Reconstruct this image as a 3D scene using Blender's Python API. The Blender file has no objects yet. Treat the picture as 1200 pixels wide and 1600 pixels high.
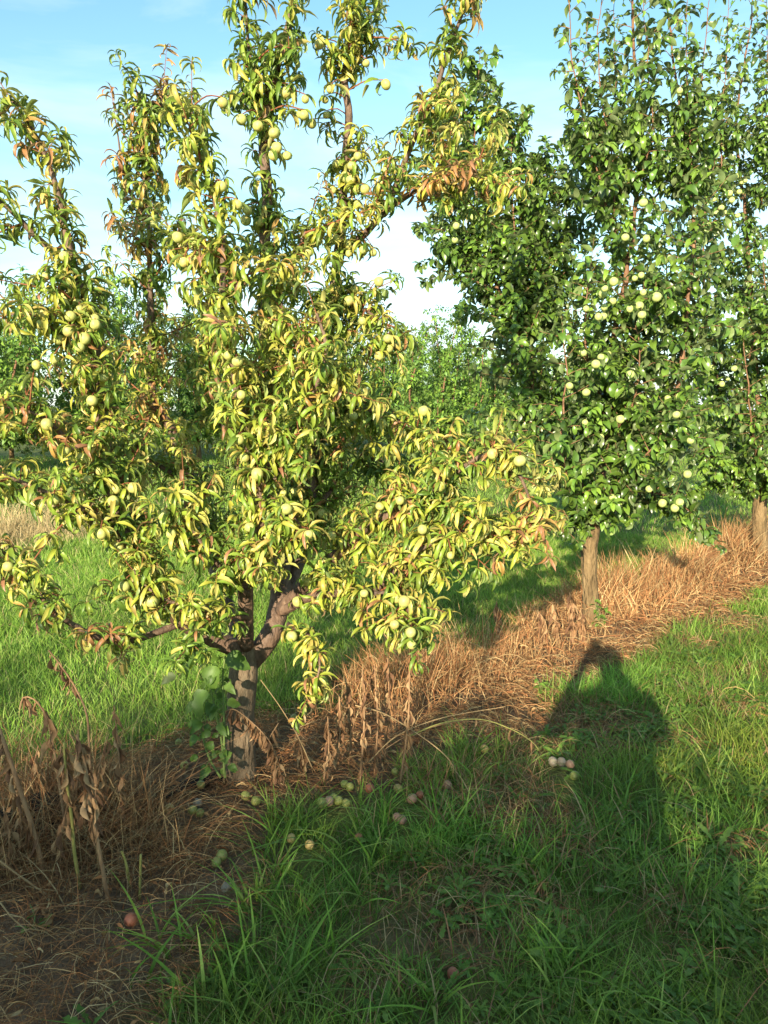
import bpy, math, random
import numpy as np
from mathutils import Vector, Matrix

random.seed(7)
rng = np.random.default_rng(7)
R = math.radians
sc = bpy.context.scene
COL = sc.collection

# ------------------------------------------------------------------ camera
CAM_H = 1.6
PITCH = R(7.4)
F = 1240.0                      # focal length in pixels of the 1200 x 1600 photograph
cam_d = bpy.data.cameras.new('camera')
cam = bpy.data.objects.new('camera', cam_d)
COL.objects.link(cam)
cam.location = (0, 0, CAM_H)
cam.rotation_euler = (R(90) - PITCH, 0, 0)
cam_d.sensor_fit = 'VERTICAL'
cam_d.sensor_height = 36.0
cam_d.lens = F / 1600 * 36.0
cam_d.clip_start = 0.02
cam_d.clip_end = 1000
sc.camera = cam

CP, SP = math.cos(PITCH), math.sin(PITCH)


def ray(px, py):
    u, v = (px - 600) / F, (800 - py) / F
    return np.array([u, CP + v * SP, -SP + v * CP])


def P(px, py, Y):                # the point seen at a pixel, Y metres in front
    r = ray(px, py)
    return np.array([0, 0, CAM_H]) + r * (Y / r[1])


def G(px, py, z=0.0):            # the ground point seen at a pixel
    r = ray(px, py)
    return np.array([0, 0, CAM_H]) + r * ((z - CAM_H) / r[2])


def pix(p):
    p = np.asarray(p, float)
    q = p - np.array([0, 0, CAM_H])
    dep = q[..., 1] * CP - q[..., 2] * SP
    up = q[..., 1] * SP + q[..., 2] * CP
    dep = np.where(np.abs(dep) < 1e-6, 1e-6, dep)
    return 600 + F * q[..., 0] / dep, 800 - F * up / dep, dep


# ------------------------------------------------------------------ light: low evening sun behind the viewer
LD = ray(930, 1006)
LD = LD / np.linalg.norm(LD)     # direction the sunlight travels
SUN_EL = math.asin(-LD[2])
sun_d = bpy.data.lights.new('sun', 'SUN')
sun_d.energy = 5.0
sun_d.angle = R(0.5)
sun_d.color = (1.0, 0.86, 0.64)
sun = bpy.data.objects.new('sun', sun_d)
COL.objects.link(sun)
sun.rotation_euler = Vector(LD).to_track_quat('-Z', 'Y').to_euler()
sun.location = (-3, -10, 8)

world = bpy.data.worlds.new('World')
sc.world = world
world.use_nodes = True
nt = world.node_tree
nt.nodes.clear()
N, LK = nt.nodes.new, nt.links.new
sky = N('ShaderNodeTexSky')
sky.sky_type = 'NISHITA'
sky.sun_disc = False
sky.sun_elevation = SUN_EL
sky.sun_rotation = math.atan2(-LD[0], -LD[1])
sky.air_density = 1.0
sky.dust_density = 0.6
sky.ozone_density = 1.4
bg = N('ShaderNodeBackground')
bg.inputs['Strength'].default_value = 0.104
wo = N('ShaderNodeOutputWorld')
tc = N('ShaderNodeTexCoord')
mp = N('ShaderNodeMapping')
mp.inputs['Scale'].default_value = (1.0, 1.0, 3.4)
mp.inputs['Rotation'].default_value = (0.0, 0.25, 0.5)
nz = N('ShaderNodeTexNoise')
nz.inputs['Scale'].default_value = 2.3
nz.inputs['Detail'].default_value = 7
nz.inputs['Roughness'].default_value = 0.55
nz.inputs['Distortion'].default_value = 0.5
rp = N('ShaderNodeValToRGB')
rp.color_ramp.elements[0].position = 0.46
rp.color_ramp.elements[1].position = 0.78
rp.color_ramp.elements[1].color = (0.6, 0.6, 0.6, 1)
sep = N('ShaderNodeSeparateXYZ')
mr = N('ShaderNodeMapRange')      # thin haze cloud towards the horizon
mr.inputs['From Min'].default_value = 0.42
mr.inputs['From Max'].default_value = 0.02
mr.inputs['To Min'].default_value = 0.0
mr.inputs['To Max'].default_value = 0.6
mr.interpolation_type = 'SMOOTHSTEP'
nz2 = N('ShaderNodeTexNoise')
nz2.inputs['Scale'].default_value = 3.5
nz2.inputs['Detail'].default_value = 5
mp2 = N('ShaderNodeMapping')
mp2.inputs['Scale'].default_value = (1, 1, 5)
mul = N('ShaderNodeMath'); mul.operation = 'MULTIPLY'
add = N('ShaderNodeMath'); add.operation = 'ADD'; add.use_clamp = True
mix = N('ShaderNodeMix'); mix.data_type = 'RGBA'
mix.inputs['B'].default_value = (5.6, 6.0, 6.6, 1)
gm = N('ShaderNodeMapRange')
gm.inputs['From Min'].default_value = 0.3
gm.inputs['From Max'].default_value = 0.65
LK(tc.outputs['Generated'], mp.inputs['Vector']); LK(mp.outputs['Vector'], nz.inputs['Vector'])
LK(nz.outputs['Fac'], rp.inputs['Fac'])
LK(tc.outputs['Generated'], sep.inputs['Vector']); LK(sep.outputs['Z'], mr.inputs['Value'])
LK(tc.outputs['Generated'], mp2.inputs['Vector']); LK(mp2.outputs['Vector'], nz2.inputs['Vector'])
LK(nz2.outputs['Fac'], gm.inputs['Value'])
LK(mr.outputs['Result'], mul.inputs[0]); LK(gm.outputs['Result'], mul.inputs[1])
LK(mul.outputs[0], add.inputs[0]); LK(rp.outputs['Color'], add.inputs[1])
tn = N('ShaderNodeMix'); tn.data_type = 'RGBA'; tn.blend_type = 'MULTIPLY'; tn.inputs['Factor'].default_value = 1
tn.inputs['B'].default_value = (1.0, 1.28, 1.16, 1)
LK(sky.outputs['Color'], tn.inputs['A'])
LK(add.outputs[0], mix.inputs['Factor']); LK(tn.outputs['Result'], mix.inputs['A'])
LK(mix.outputs['Result'], bg.inputs['Color']); LK(bg.outputs['Background'], wo.inputs['Surface'])

sc.view_settings.view_transform = 'Standard'
sc.view_settings.look = 'None'
sc.view_settings.gamma = 1.0
sc.view_settings.use_curve_mapping = False
sc.view_settings.exposure = 1.25
sc.render.engine = 'CYCLES'
sc.cycles.max_bounces = 6
sc.cycles.transparent_max_bounces = 4
sc.cycles.use_denoising = True


# ------------------------------------------------------------------ materials
def new_mat(name):
    m = bpy.data.materials.new(name)
    m.use_nodes = True
    m.node_tree.nodes.clear()
    return m, m.node_tree.nodes.new, m.node_tree.links.new


def leaf_mat(name, rough=0.45, transl=0.25, spec=0.4, back=0.15, vein=0.0):
    m, N, LK = new_mat(name)
    at = N('ShaderNodeAttribute'); at.attribute_name = 'tint'
    tc = N('ShaderNodeTexCoord')
    nz = N('ShaderNodeTexNoise'); nz.inputs['Scale'].default_value = 30; nz.inputs['Detail'].default_value = 3
    geo = N('ShaderNodeNewGeometry')
    mrn = N('ShaderNodeMapRange'); mrn.inputs['From Min'].default_value = 0.3; mrn.inputs['From Max'].default_value = 0.7
    mrn.inputs['To Min'].default_value = 0.78; mrn.inputs['To Max'].default_value = 1.18
    mx = N('ShaderNodeMix'); mx.data_type = 'RGBA'; mx.blend_type = 'MULTIPLY'; mx.inputs['Factor'].default_value = 1
    mb = N('ShaderNodeMix'); mb.data_type = 'RGBA'; mb.inputs['B'].default_value = (0.34, 0.38, 0.22, 1)
    mm = N('ShaderNodeMath'); mm.operation = 'MULTIPLY'; mm.inputs[1].default_value = back
    pb = N('ShaderNodeBsdfPrincipled'); pb.inputs['Roughness'].default_value = rough
    pb.inputs['Specular IOR Level'].default_value = spec
    tr = N('ShaderNodeBsdfTranslucent')
    ms = N('ShaderNodeMixShader'); ms.inputs['Fac'].default_value = transl
    o = N('ShaderNodeOutputMaterial')
    LK(geo.outputs['Position'], nz.inputs['Vector']); LK(nz.outputs['Fac'], mrn.inputs['Value'])
    LK(at.outputs['Color'], mx.inputs['A']); LK(mrn.outputs['Result'], mx.inputs['B'])
    LK(geo.outputs['Backfacing'], mm.inputs[0]); LK(mm.outputs[0], mb.inputs['Factor'])
    LK(mx.outputs['Result'], mb.inputs['A'])
    LK(mb.outputs['Result'], pb.inputs['Base Color']); LK(mb.outputs['Result'], tr.inputs['Color'])
    LK(pb.outputs[0], ms.inputs[1]); LK(tr.outputs[0], ms.inputs[2]); LK(ms.outputs[0], o.inputs['Surface'])
    return m


def noise_mat(name, cols, scale, rough=0.8, bump=0.3, bscale=None, stretch=(1, 1, 1), spec=0.2, detail=6, bdist=0.02):
    m, N, LK = new_mat(name)
    tc = N('ShaderNodeTexCoord'); mp = N('ShaderNodeMapping'); mp.inputs['Scale'].default_value = stretch
    nz = N('ShaderNodeTexNoise'); nz.inputs['Scale'].default_value = scale; nz.inputs['Detail'].default_value = detail
    nz.inputs['Roughness'].default_value = 0.62
    rp = N('ShaderNodeValToRGB'); cr = rp.color_ramp
    while len(cr.elements) < len(cols):
        cr.elements.new(0.5)
    for i, c in enumerate(cols):
        cr.elements[i].position = 0.28 + 0.44 * i / max(1, len(cols) - 1)
        cr.elements[i].color = (*c, 1)
    nb = N('ShaderNodeTexNoise'); nb.inputs['Scale'].default_value = bscale or scale * 3; nb.inputs['Detail'].default_value = 5
    bp = N('ShaderNodeBump'); bp.inputs['Strength'].default_value = bump; bp.inputs['Distance'].default_value = bdist
    pb = N('ShaderNodeBsdfPrincipled'); pb.inputs['Roughness'].default_value = rough
    pb.inputs['Specular IOR Level'].default_value = spec
    o = N('ShaderNodeOutputMaterial')
    LK(tc.outputs['Object'], mp.inputs['Vector']); LK(mp.outputs['Vector'], nz.inputs['Vector'])
    LK(mp.outputs['Vector'], nb.inputs['Vector'])
    LK(nz.outputs['Fac'], rp.inputs['Fac']); LK(rp.outputs['Color'], pb.inputs['Base Color'])
    LK(nb.outputs['Fac'], bp.inputs['Height']); LK(bp.outputs['Normal'], pb.inputs['Normal'])
    LK(pb.outputs[0], o.inputs['Surface'])
    return m


M_PEACH = leaf_mat('peach_leaf', 0.42, 0.30, 0.45, 0.25)
M_PLUM = leaf_mat('plum_leaf', 0.32, 0.22, 0.55, 0.35)
M_FAR = leaf_mat('far_leaf', 0.5, 0.25, 0.3, 0.2)
M_GRASS = leaf_mat('grass_blade', 0.5, 0.38, 0.3, 0.0)
M_DRY = leaf_mat('dry_blade', 0.75, 0.15, 0.15, 0.0)
M_WEED = leaf_mat('weed_leaf', 0.5, 0.3, 0.35, 0.15)
M_BARK = noise_mat('bark_grey', [(0.07, 0.05, 0.032), (0.15, 0.11, 0.07), (0.22, 0.175, 0.115)], 26, 0.85, 0.9, 60, (1, 1, 0.45))
M_LIMB = noise_mat('bark_brown', [(0.06, 0.04, 0.028), (0.13, 0.082, 0.055), (0.22, 0.145, 0.095)], 30, 0.6, 0.5, 90, (1, 1, 0.5), 0.35)
M_BARK2 = noise_mat('bark_tan', [(0.09, 0.06, 0.03), (0.19, 0.13, 0.065), (0.30, 0.21, 0.11)], 13, 0.9, 1.0, 34, (1, 1, 0.3), bdist=.05)
M_LIMB2 = noise_mat('bark_red_brown', [(0.10, 0.055, 0.03), (0.19, 0.10, 0.055), (0.27, 0.15, 0.08)], 30, 0.65, 0.5, 80, (1, 1, 0.5), 0.3)
M_TWIG = noise_mat('twig_red', [(0.18, 0.06, 0.035), (0.28, 0.11, 0.05)], 40, 0.6, 0.1)
M_TWIG2 = noise_mat('twig_brown', [(0.16, 0.10, 0.05), (0.27, 0.15, 0.08)], 40, 0.6, 0.1)
M_STALK = noise_mat('dry_stalk', [(0.15, 0.08, 0.04), (0.27, 0.16, 0.085), (0.36, 0.24, 0.13)], 30, 0.8, 0.4, 90, (1, 1, 0.3))
M_PALE = noise_mat('pale_stalk', [(0.24, 0.15, 0.075), (0.40, 0.29, 0.15)], 25, 0.75, 0.2)
M_GREENSTALK = noise_mat('green_stalk', [(0.20, 0.19, 0.05), (0.34, 0.31, 0.10)], 12, 0.6, 0.2)
M_WEEDSTEM = noise_mat('weed_stem', [(0.10, 0.16, 0.04), (0.18, 0.24, 0.08)], 20, 0.6, 0.2)
M_PLASTIC = noise_mat('black_plastic', [(0.008, 0.008, 0.009), (0.02, 0.019, 0.018), (0.05, 0.042, 0.035)], 9, 0.85, 0.6, 30, spec=0.1)
M_PERSON = noise_mat('dark_cloth', [(0.03, 0.035, 0.05), (0.05, 0.055, 0.07)], 15, 0.9, 0.2)
M_PHONE = noise_mat('phone_shell', [(0.01, 0.01, 0.012), (0.02, 0.02, 0.022)], 5, 0.3, 0.0)


def fruit_mat(name, c0, c1, blush, bl):
    m, N, LK = new_mat(name)
    tc = N('ShaderNodeTexCoord'); oi = N('ShaderNodeObjectInfo')
    nz = N('ShaderNodeTexNoise'); nz.inputs['Scale'].default_value = 1.6; nz.inputs['Detail'].default_value = 4
    nz.noise_dimensions = '4D'
    n2 = N('ShaderNodeTexNoise'); n2.inputs['Scale'].default_value = 1.1; n2.noise_dimensions = '4D'
    mw = N('ShaderNodeMath'); mw.operation = 'MULTIPLY'; mw.inputs[1].default_value = 50
    mx = N('ShaderNodeMix'); mx.data_type = 'RGBA'
    mx.inputs['A'].default_value = (*c0, 1); mx.inputs['B'].default_value = (*c1, 1)
    mb = N('ShaderNodeMix'); mb.data_type = 'RGBA'; mb.inputs['B'].default_value = (*blush, 1)
    mr = N('ShaderNodeMapRange'); mr.inputs['From Min'].default_value = 0.5; mr.inputs['From Max'].default_value = 0.75
    mr.inputs['To Max'].default_value = bl
    pb = N('ShaderNodeBsdfPrincipled'); pb.inputs['Roughness'].default_value = 0.5
    pb.inputs['Specular IOR Level'].default_value = 0.35
    pb.inputs['Subsurface Weight'].default_value = 0.0
    bp = N('ShaderNodeBump'); bp.inputs['Strength'].default_value = 0.05; bp.inputs['Distance'].default_value = 0.01
    o = N('ShaderNodeOutputMaterial')
    LK(oi.outputs['Random'], mw.inputs[0]); LK(mw.outputs[0], nz.inputs['W']); LK(mw.outputs[0], n2.inputs['W'])
    LK(tc.outputs['Object'], nz.inputs['Vector']); LK(tc.outputs['Object'], n2.inputs['Vector'])
    LK(nz.outputs['Fac'], mx.inputs['Factor']); LK(n2.outputs['Fac'], mr.inputs['Value'])
    LK(mx.outputs['Result'], mb.inputs['A']); LK(mr.outputs['Result'], mb.inputs['Factor'])
    LK(mb.outputs['Result'], pb.inputs['Base Color']); LK(nz.outputs['Fac'], bp.inputs['Height'])
    LK(bp.outputs['Normal'], pb.inputs['Normal']); LK(pb.outputs[0], o.inputs['Surface'])
    return m


M_FRUIT = fruit_mat('pale_green_skin', (0.30, 0.37, 0.075), (0.54, 0.51, 0.19), (0.48, 0.24, 0.08), 0.75)
M_FRUIT2 = fruit_mat('green_skin', (0.33, 0.42, 0.11), (0.48, 0.53, 0.21), (0.46, 0.44, 0.12), 0.4)
M_FALL_G = fruit_mat('fallen_green_skin', (0.194, 0.230, 0.050), (0.302, 0.302, 0.094), (0.216, 0.144, 0.050), 0.6)
M_FALL_Y = fruit_mat('fallen_yellow_skin', (0.360, 0.259, 0.086), (0.432, 0.331, 0.130), (0.252, 0.115, 0.043), 0.5)
M_FALL_R = fruit_mat('fallen_red_skin', (0.230, 0.065, 0.036), (0.346, 0.144, 0.079), (0.144, 0.036, 0.029), 0.6)
M_FALL_P = fruit_mat('fallen_pink_skin', (0.360, 0.194, 0.122), (0.418, 0.259, 0.173), (0.259, 0.101, 0.072), 0.6)
M_FALL_W = fruit_mat('fallen_grey_skin', (0.216, 0.173, 0.122), (0.317, 0.266, 0.194), (0.180, 0.130, 0.094), 0.6)


# ------------------------------------------------------------------ mesh helpers
def new_obj(name, me, parent=None, kind=None, label=None, cat=None, group=None, loc=None):
    o = bpy.data.objects.new(name, me)
    COL.objects.link(o)
    if parent is not None:
        o.parent = parent
    if loc is not None:
        o.location = loc
    for k, v in (('kind', kind), ('label', label), ('category', cat), ('group', group)):
        if v:
            o[k] = v
    return o


def thing(name, label, cat, loc, group=None):
    return new_obj(name, None, None, None, label, cat, group, loc)


def mk_mesh(name, V, loops, starts, totals, mat, tint=None, smooth=True):
    me = bpy.data.meshes.new(name)
    V = np.ascontiguousarray(V, np.float32)
    me.vertices.add(len(V)); me.vertices.foreach_set('co', V.ravel())
    me.loops.add(len(loops)); me.loops.foreach_set('vertex_index', np.ascontiguousarray(loops, np.int32))
    me.polygons.add(len(starts))
    me.polygons.foreach_set('loop_start', np.ascontiguousarray(starts, np.int32))
    me.polygons.foreach_set('loop_total', np.ascontiguousarray(totals, np.int32))
    me.polygons.foreach_set('use_smooth', np.full(len(starts), smooth))
    if tint is not None:
        a = me.attributes.new('tint', 'FLOAT_COLOR', 'POINT')
        c = np.ones((len(V), 4), np.float32); c[:, :3] = tint
        a.data.foreach_set('color', c.ravel())
    me.update(calc_edges=True)
    me.materials.append(mat)
    return me


class Shape:                      # a small template: verts + faces
    def __init__(self, V, faces):
        self.V = np.array(V, float)
        self.loops = np.array([i for f in faces for i in f], int)
        self.totals = np.array([len(f) for f in faces], int)
        self.starts = np.concatenate([[0], np.cumsum(self.totals)[:-1]])


def scatter_mesh(name, shapes, sid, pos, rot, scale, tint, mat):
    """many copies of template shapes in ONE mesh. rot (n,3,3) columns = local axes"""
    Vs, Ls, Ss, Ts, Cs = [], [], [], [], []
    vo = lo = 0
    for k, sh in enumerate(shapes):
        idx = np.where(sid == k)[0]
        n = len(idx)
        if n == 0:
            continue
        v = np.einsum('nij,vj->nvi', rot[idx], sh.V) * scale[idx][:, None, None] + pos[idx][:, None, :]
        nv = len(sh.V); nl = len(sh.loops)
        Vs.append(v.reshape(-1, 3))
        Cs.append(np.repeat(tint[idx], nv, axis=0))
        off = (np.arange(n) * nv + vo)[:, None]
        Ls.append((sh.loops[None, :] + off).ravel())
        Ss.append((sh.starts[None, :] + (np.arange(n) * nl + lo)[:, None]).ravel())
        Ts.append(np.tile(sh.totals, n))
        vo += n * nv; lo += n * nl
    return mk_mesh(name, np.concatenate(Vs), np.concatenate(Ls), np.concatenate(Ss), np.concatenate(Ts), mat, np.concatenate(Cs))


def blade_shape(prof, segs, bend, fold, twist=0.0, wave=0.0, curl=0.0, petiole=0.0):
    """leaf of length 1 along +Y, face up +Z, drooping towards -Z"""
    V, Fc = [], []
    y = z = 0.0
    a = 0.0
    pts = []
    for i in range(segs + 1):
        t = i / segs
        pts.append((t, y, z, a))
        a = -bend * ((i + 1) / segs) ** 1.15
        y += math.cos(a) / segs; z += math.sin(a) / segs
    for i, (t, y, z, a) in enumerate(pts):
        w = prof(t)
        nx, ny, nzv = 0.0, -math.sin(a), math.cos(a)
        tw = twist * t
        off = curl * t * t
        h = fold * w
        for s in ((-1, 0, 1) if 0 < i < segs else (0,)):
            lx = s * w * math.cos(tw)
            up = abs(s) * h + s * w * math.sin(tw) + wave * w * math.sin(9 * t + s * 1.7) * abs(s)
            V.append((lx + off, y + up * ny, z + up * nzv))
    # faces
    Fc.append((0, 2, 1)); Fc.append((0, 3, 2))
    for i in range(1, segs - 1):
        b = 1 + 3 * (i - 1)
        Fc.append((b, b + 1, b + 4, b + 3)); Fc.append((b + 1, b + 2, b + 5, b + 4))
    b = 1 + 3 * (segs - 2)
    e = b + 3
    Fc.append((b, b + 1, e)); Fc.append((b + 1, b + 2, e))
    return Shape(V, Fc)


def lance(t):                      # peach: narrow lance
    return 0.09 * (math.sin(math.pi * min(1, t ** 0.85)) ** 0.8) if 0 < t < 1 else 0.0


def ovate(t):
    return 0.215 * (math.sin(math.pi * t ** 0.8) ** 0.8) if 0 < t < 1 else 0.0


def heart(t):
    return 0.31 * (math.sin(math.pi * t ** 0.52) ** 0.95) * (1 + .07 * math.cos(t * 70)) if 0 < t < 1 else 0.0


PEACH = [blade_shape(lance, 6, b, f, tw, 0.25, c) for b, f, tw, c in
         [(1.5, .55, .2, .04), (2.1, .7, -.3, -.05), (2.5, .6, .4, .06), (1.8, .9, 0, -.08), (2.9, .7, -.2, .08), (1.2, .5, .3, 0.0)]]
PLUM = [blade_shape(ovate, 5, b, f, tw, 0.2, c) for b, f, tw, c in
        [(1.0, .4, .2, .03), (1.5, .55, -.3, -.05), (1.9, .45, .4, .06), (.7, .35, 0, -.04)]]
FARL = [blade_shape(ovate, 2, b, .4, 0, 0, 0) for b in (.6, 1.2)]
WEEDL = [blade_shape(heart, 15, b, .55, tw, .28, 0) for b, tw in ((.7, .1), (1.1, -.2), (.4, .2))]
DEADL = [blade_shape(lambda t: 0.085 * math.sin(math.pi * t ** .8) ** .7 if 0 < t < 1 else 0, 8, b, f, tw, .7, c)
         for b, f, tw, c in [(.6, 1.2, 2.0, .1), (1.2, 1.0, -2.6, -.1), (.9, 1.6, 3.2, .12), (.3, 1.3, -1.8, 0)]]
DANDL = [blade_shape(lambda t: (0.06 + 0.12 * t) * (0.75 + 0.35 * math.cos(t * 31)) * (1 - t ** 6) if 0 < t < 1 else 0, 12, b, .3, tw, .2, 0)
         for b, tw in ((.9, .2), (1.3, -.2), (.6, .1))]


def frames(d, up, roll):
    """local axes for leaf along d with face towards up"""
    d = d / np.linalg.norm(d, axis=1, keepdims=True)
    z = up - (up * d).sum(1, keepdims=True) * d
    bad = np.linalg.norm(z, axis=1) < 1e-3
    z[bad] = np.cross(d[bad], np.array([1.0, 0.3, 0.2]))
    z = z / np.linalg.norm(z, axis=1, keepdims=True)
    x = np.cross(d, z)
    c, s = np.cos(roll)[:, None], np.sin(roll)[:, None]
    x2 = x * c + z * s
    z2 = z * c - x * s
    return np.stack([x2, d, z2], axis=2)


class Tubes:
    def __init__(self):
        self.V, self.L, self.S, self.T, self.vo, self.lo = [], [], [], [], 0, 0

    def add(self, pts, radii, sides=8, jit=0.0, cap=True):
        pts = np.asarray(pts, float); radii = np.asarray(radii, float)
        n = len(pts)
        tan = np.gradient(pts, axis=0)
        tan /= np.linalg.norm(tan, axis=1, keepdims=True) + 1e-9
        ref = np.array([1.0, 0, 0]) if abs(tan[0][0]) < 0.8 else np.array([0, 1.0, 0])
        xs, ys = np.zeros_like(pts), np.zeros_like(pts)
        for i in range(n):
            x = ref - tan[i] * ref.dot(tan[i]); x /= np.linalg.norm(x) + 1e-9
            xs[i] = x; ys[i] = np.cross(tan[i], x); ref = x
        a = np.arange(sides) * 2 * math.pi / sides
        rr = radii[:, None] * (1 + (rng.uniform(-jit, jit, (n, sides)) if jit else 0))
        ring = pts[:, None, :] + rr[:, :, None] * (np.cos(a)[None, :, None] * xs[:, None, :] + np.sin(a)[None, :, None] * ys[:, None, :])
        i = np.arange(n - 1)[:, None] * sides
        j = np.arange(sides)[None, :]
        k = (j + 1) % sides
        q = np.stack([i + j, i + k, i + sides + k, i + sides + j], axis=2).reshape(-1, 4) + self.vo
        self.V.append(ring.reshape(-1, 3))
        self.L.append(q.ravel()); nq = len(q)
        self.S.append(np.arange(nq) * 4 + self.lo); self.T.append(np.full(nq, 4))
        self.lo += nq * 4
        if cap:
            c = np.arange(sides) + self.vo + (n - 1) * sides
            self.L.append(c); self.S.append(np.array([self.lo])); self.T.append(np.array([sides])); self.lo += sides
            c = (np.arange(sides) + self.vo)[::-1]
            self.L.append(c); self.S.append(np.array([self.lo])); self.T.append(np.array([sides])); self.lo += sides
        self.vo += n * sides

    def mesh(self, name, mat, origin=(0, 0, 0)):
        return mk_mesh(name, np.concatenate(self.V) - np.asarray(origin), np.concatenate(self.L), np.concatenate(self.S), np.concatenate(self.T), mat)


def spline(pts, step=0.03):
    pts = np.asarray(pts, float)
    p = np.vstack([2 * pts[0] - pts[1], pts, 2 * pts[-1] - pts[-2]])
    out = []
    for i in range(1, len(p) - 2):
        n = max(2, int(np.linalg.norm(p[i + 1] - p[i]) / step))
        t = np.linspace(0, 1, n, endpoint=False)[:, None]
        out.append(0.5 * ((2 * p[i]) + (-p[i - 1] + p[i + 1]) * t + (2 * p[i - 1] - 5 * p[i] + 4 * p[i + 1] - p[i + 2]) * t ** 2
                          + (-p[i - 1] + 3 * p[i] - 3 * p[i + 1] + p[i + 2]) * t ** 3))
    out.append(pts[-1:])
    return np.vstack(out)


def vnoise(x, y, sc_=1.0, seed=0):
    x = np.asarray(x) / sc_ + 1000.3 + seed * 17.1; y = np.asarray(y) / sc_ + 1000.7 + seed * 31.7
    xi, yi = np.floor(x).astype(np.int64), np.floor(y).astype(np.int64)
    fx, fy = x - xi, y - yi
    fx = fx * fx * (3 - 2 * fx); fy = fy * fy * (3 - 2 * fy)

    def h(a, b):
        v = np.sin(a * 127.1 + b * 311.7 + seed * 7.3) * 43758.5453
        return v - np.floor(v)
    return (h(xi, yi) * (1 - fx) + h(xi + 1, yi) * fx) * (1 - fy) + (h(xi, yi + 1) * (1 - fx) + h(xi + 1, yi + 1) * fx) * fy


# ------------------------------------------------------------------ lie of the land
T1 = G(378, 1216); T2 = G(925, 975); T3 = G(1187, 868)
U2 = (T3 - T1)[:2]; U2 = U2 / np.linalg.norm(U2)          # along the tree row
N2 = np.array([-U2[1], U2[0]])                              # across, away from the viewer


def row_uv(x, y):
    dx, dy = x - T1[0], y - T1[1]
    return dx * U2[0] + dy * U2[1], dx * N2[0] + dy * N2[1]


def strip_mask(x, y):            # 1 inside the dead, sprayed strip under the row
    s, v = row_uv(x, y)
    lo = -0.60 + 0.5 * (vnoise(x, y, 0.45, 1) - 0.5) + 0.2 * (vnoise(x, y, 0.13, 2) - 0.5)
    lo = lo - .3 * np.clip(-s - .2, 0, 1)
    hi = 0.66 + 0.45 * (vnoise(x, y, 0.5, 3) - 0.5) + np.clip(-s * 0.12, -0.15, 0.35)
    return np.clip((v - lo) / 0.10, 0, 1) * np.clip((hi - v) / 0.12, 0, 1)


PATCH = [(680, 1440, .24), (1030, 1425, .10), (960, 1135, .26), (1060, 1160, .14), (870, 1140, .3), (1165, 1330, .09),
         (815, 1265, .24), (1170, 1110, .12), (1080, 1500, .07), (980, 1290, .06), (760, 1380, .14), (900, 1330, .12), (560, 1540, .1), (860, 1420, .1), (1150, 975, .25), (820, 1180, .12), (1090, 1010, .14), (630, 1470, .08)]
PATCH = [(G(a, b)[0], G(a, b)[1], r) for a, b, r in PATCH]


def patch_mask(x, y):
    m = np.zeros_like(np.asarray(x, float))
    for cx, cy, r in PATCH:
        d = np.hypot((x - cx), (y - cy) * 0.8) / r
        m = np.maximum(m, np.clip(1.25 - d, 0, 1))
    return np.clip(m * (0.5 + 1.0 * vnoise(x, y, 0.07, 9)), 0, 1)


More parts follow.
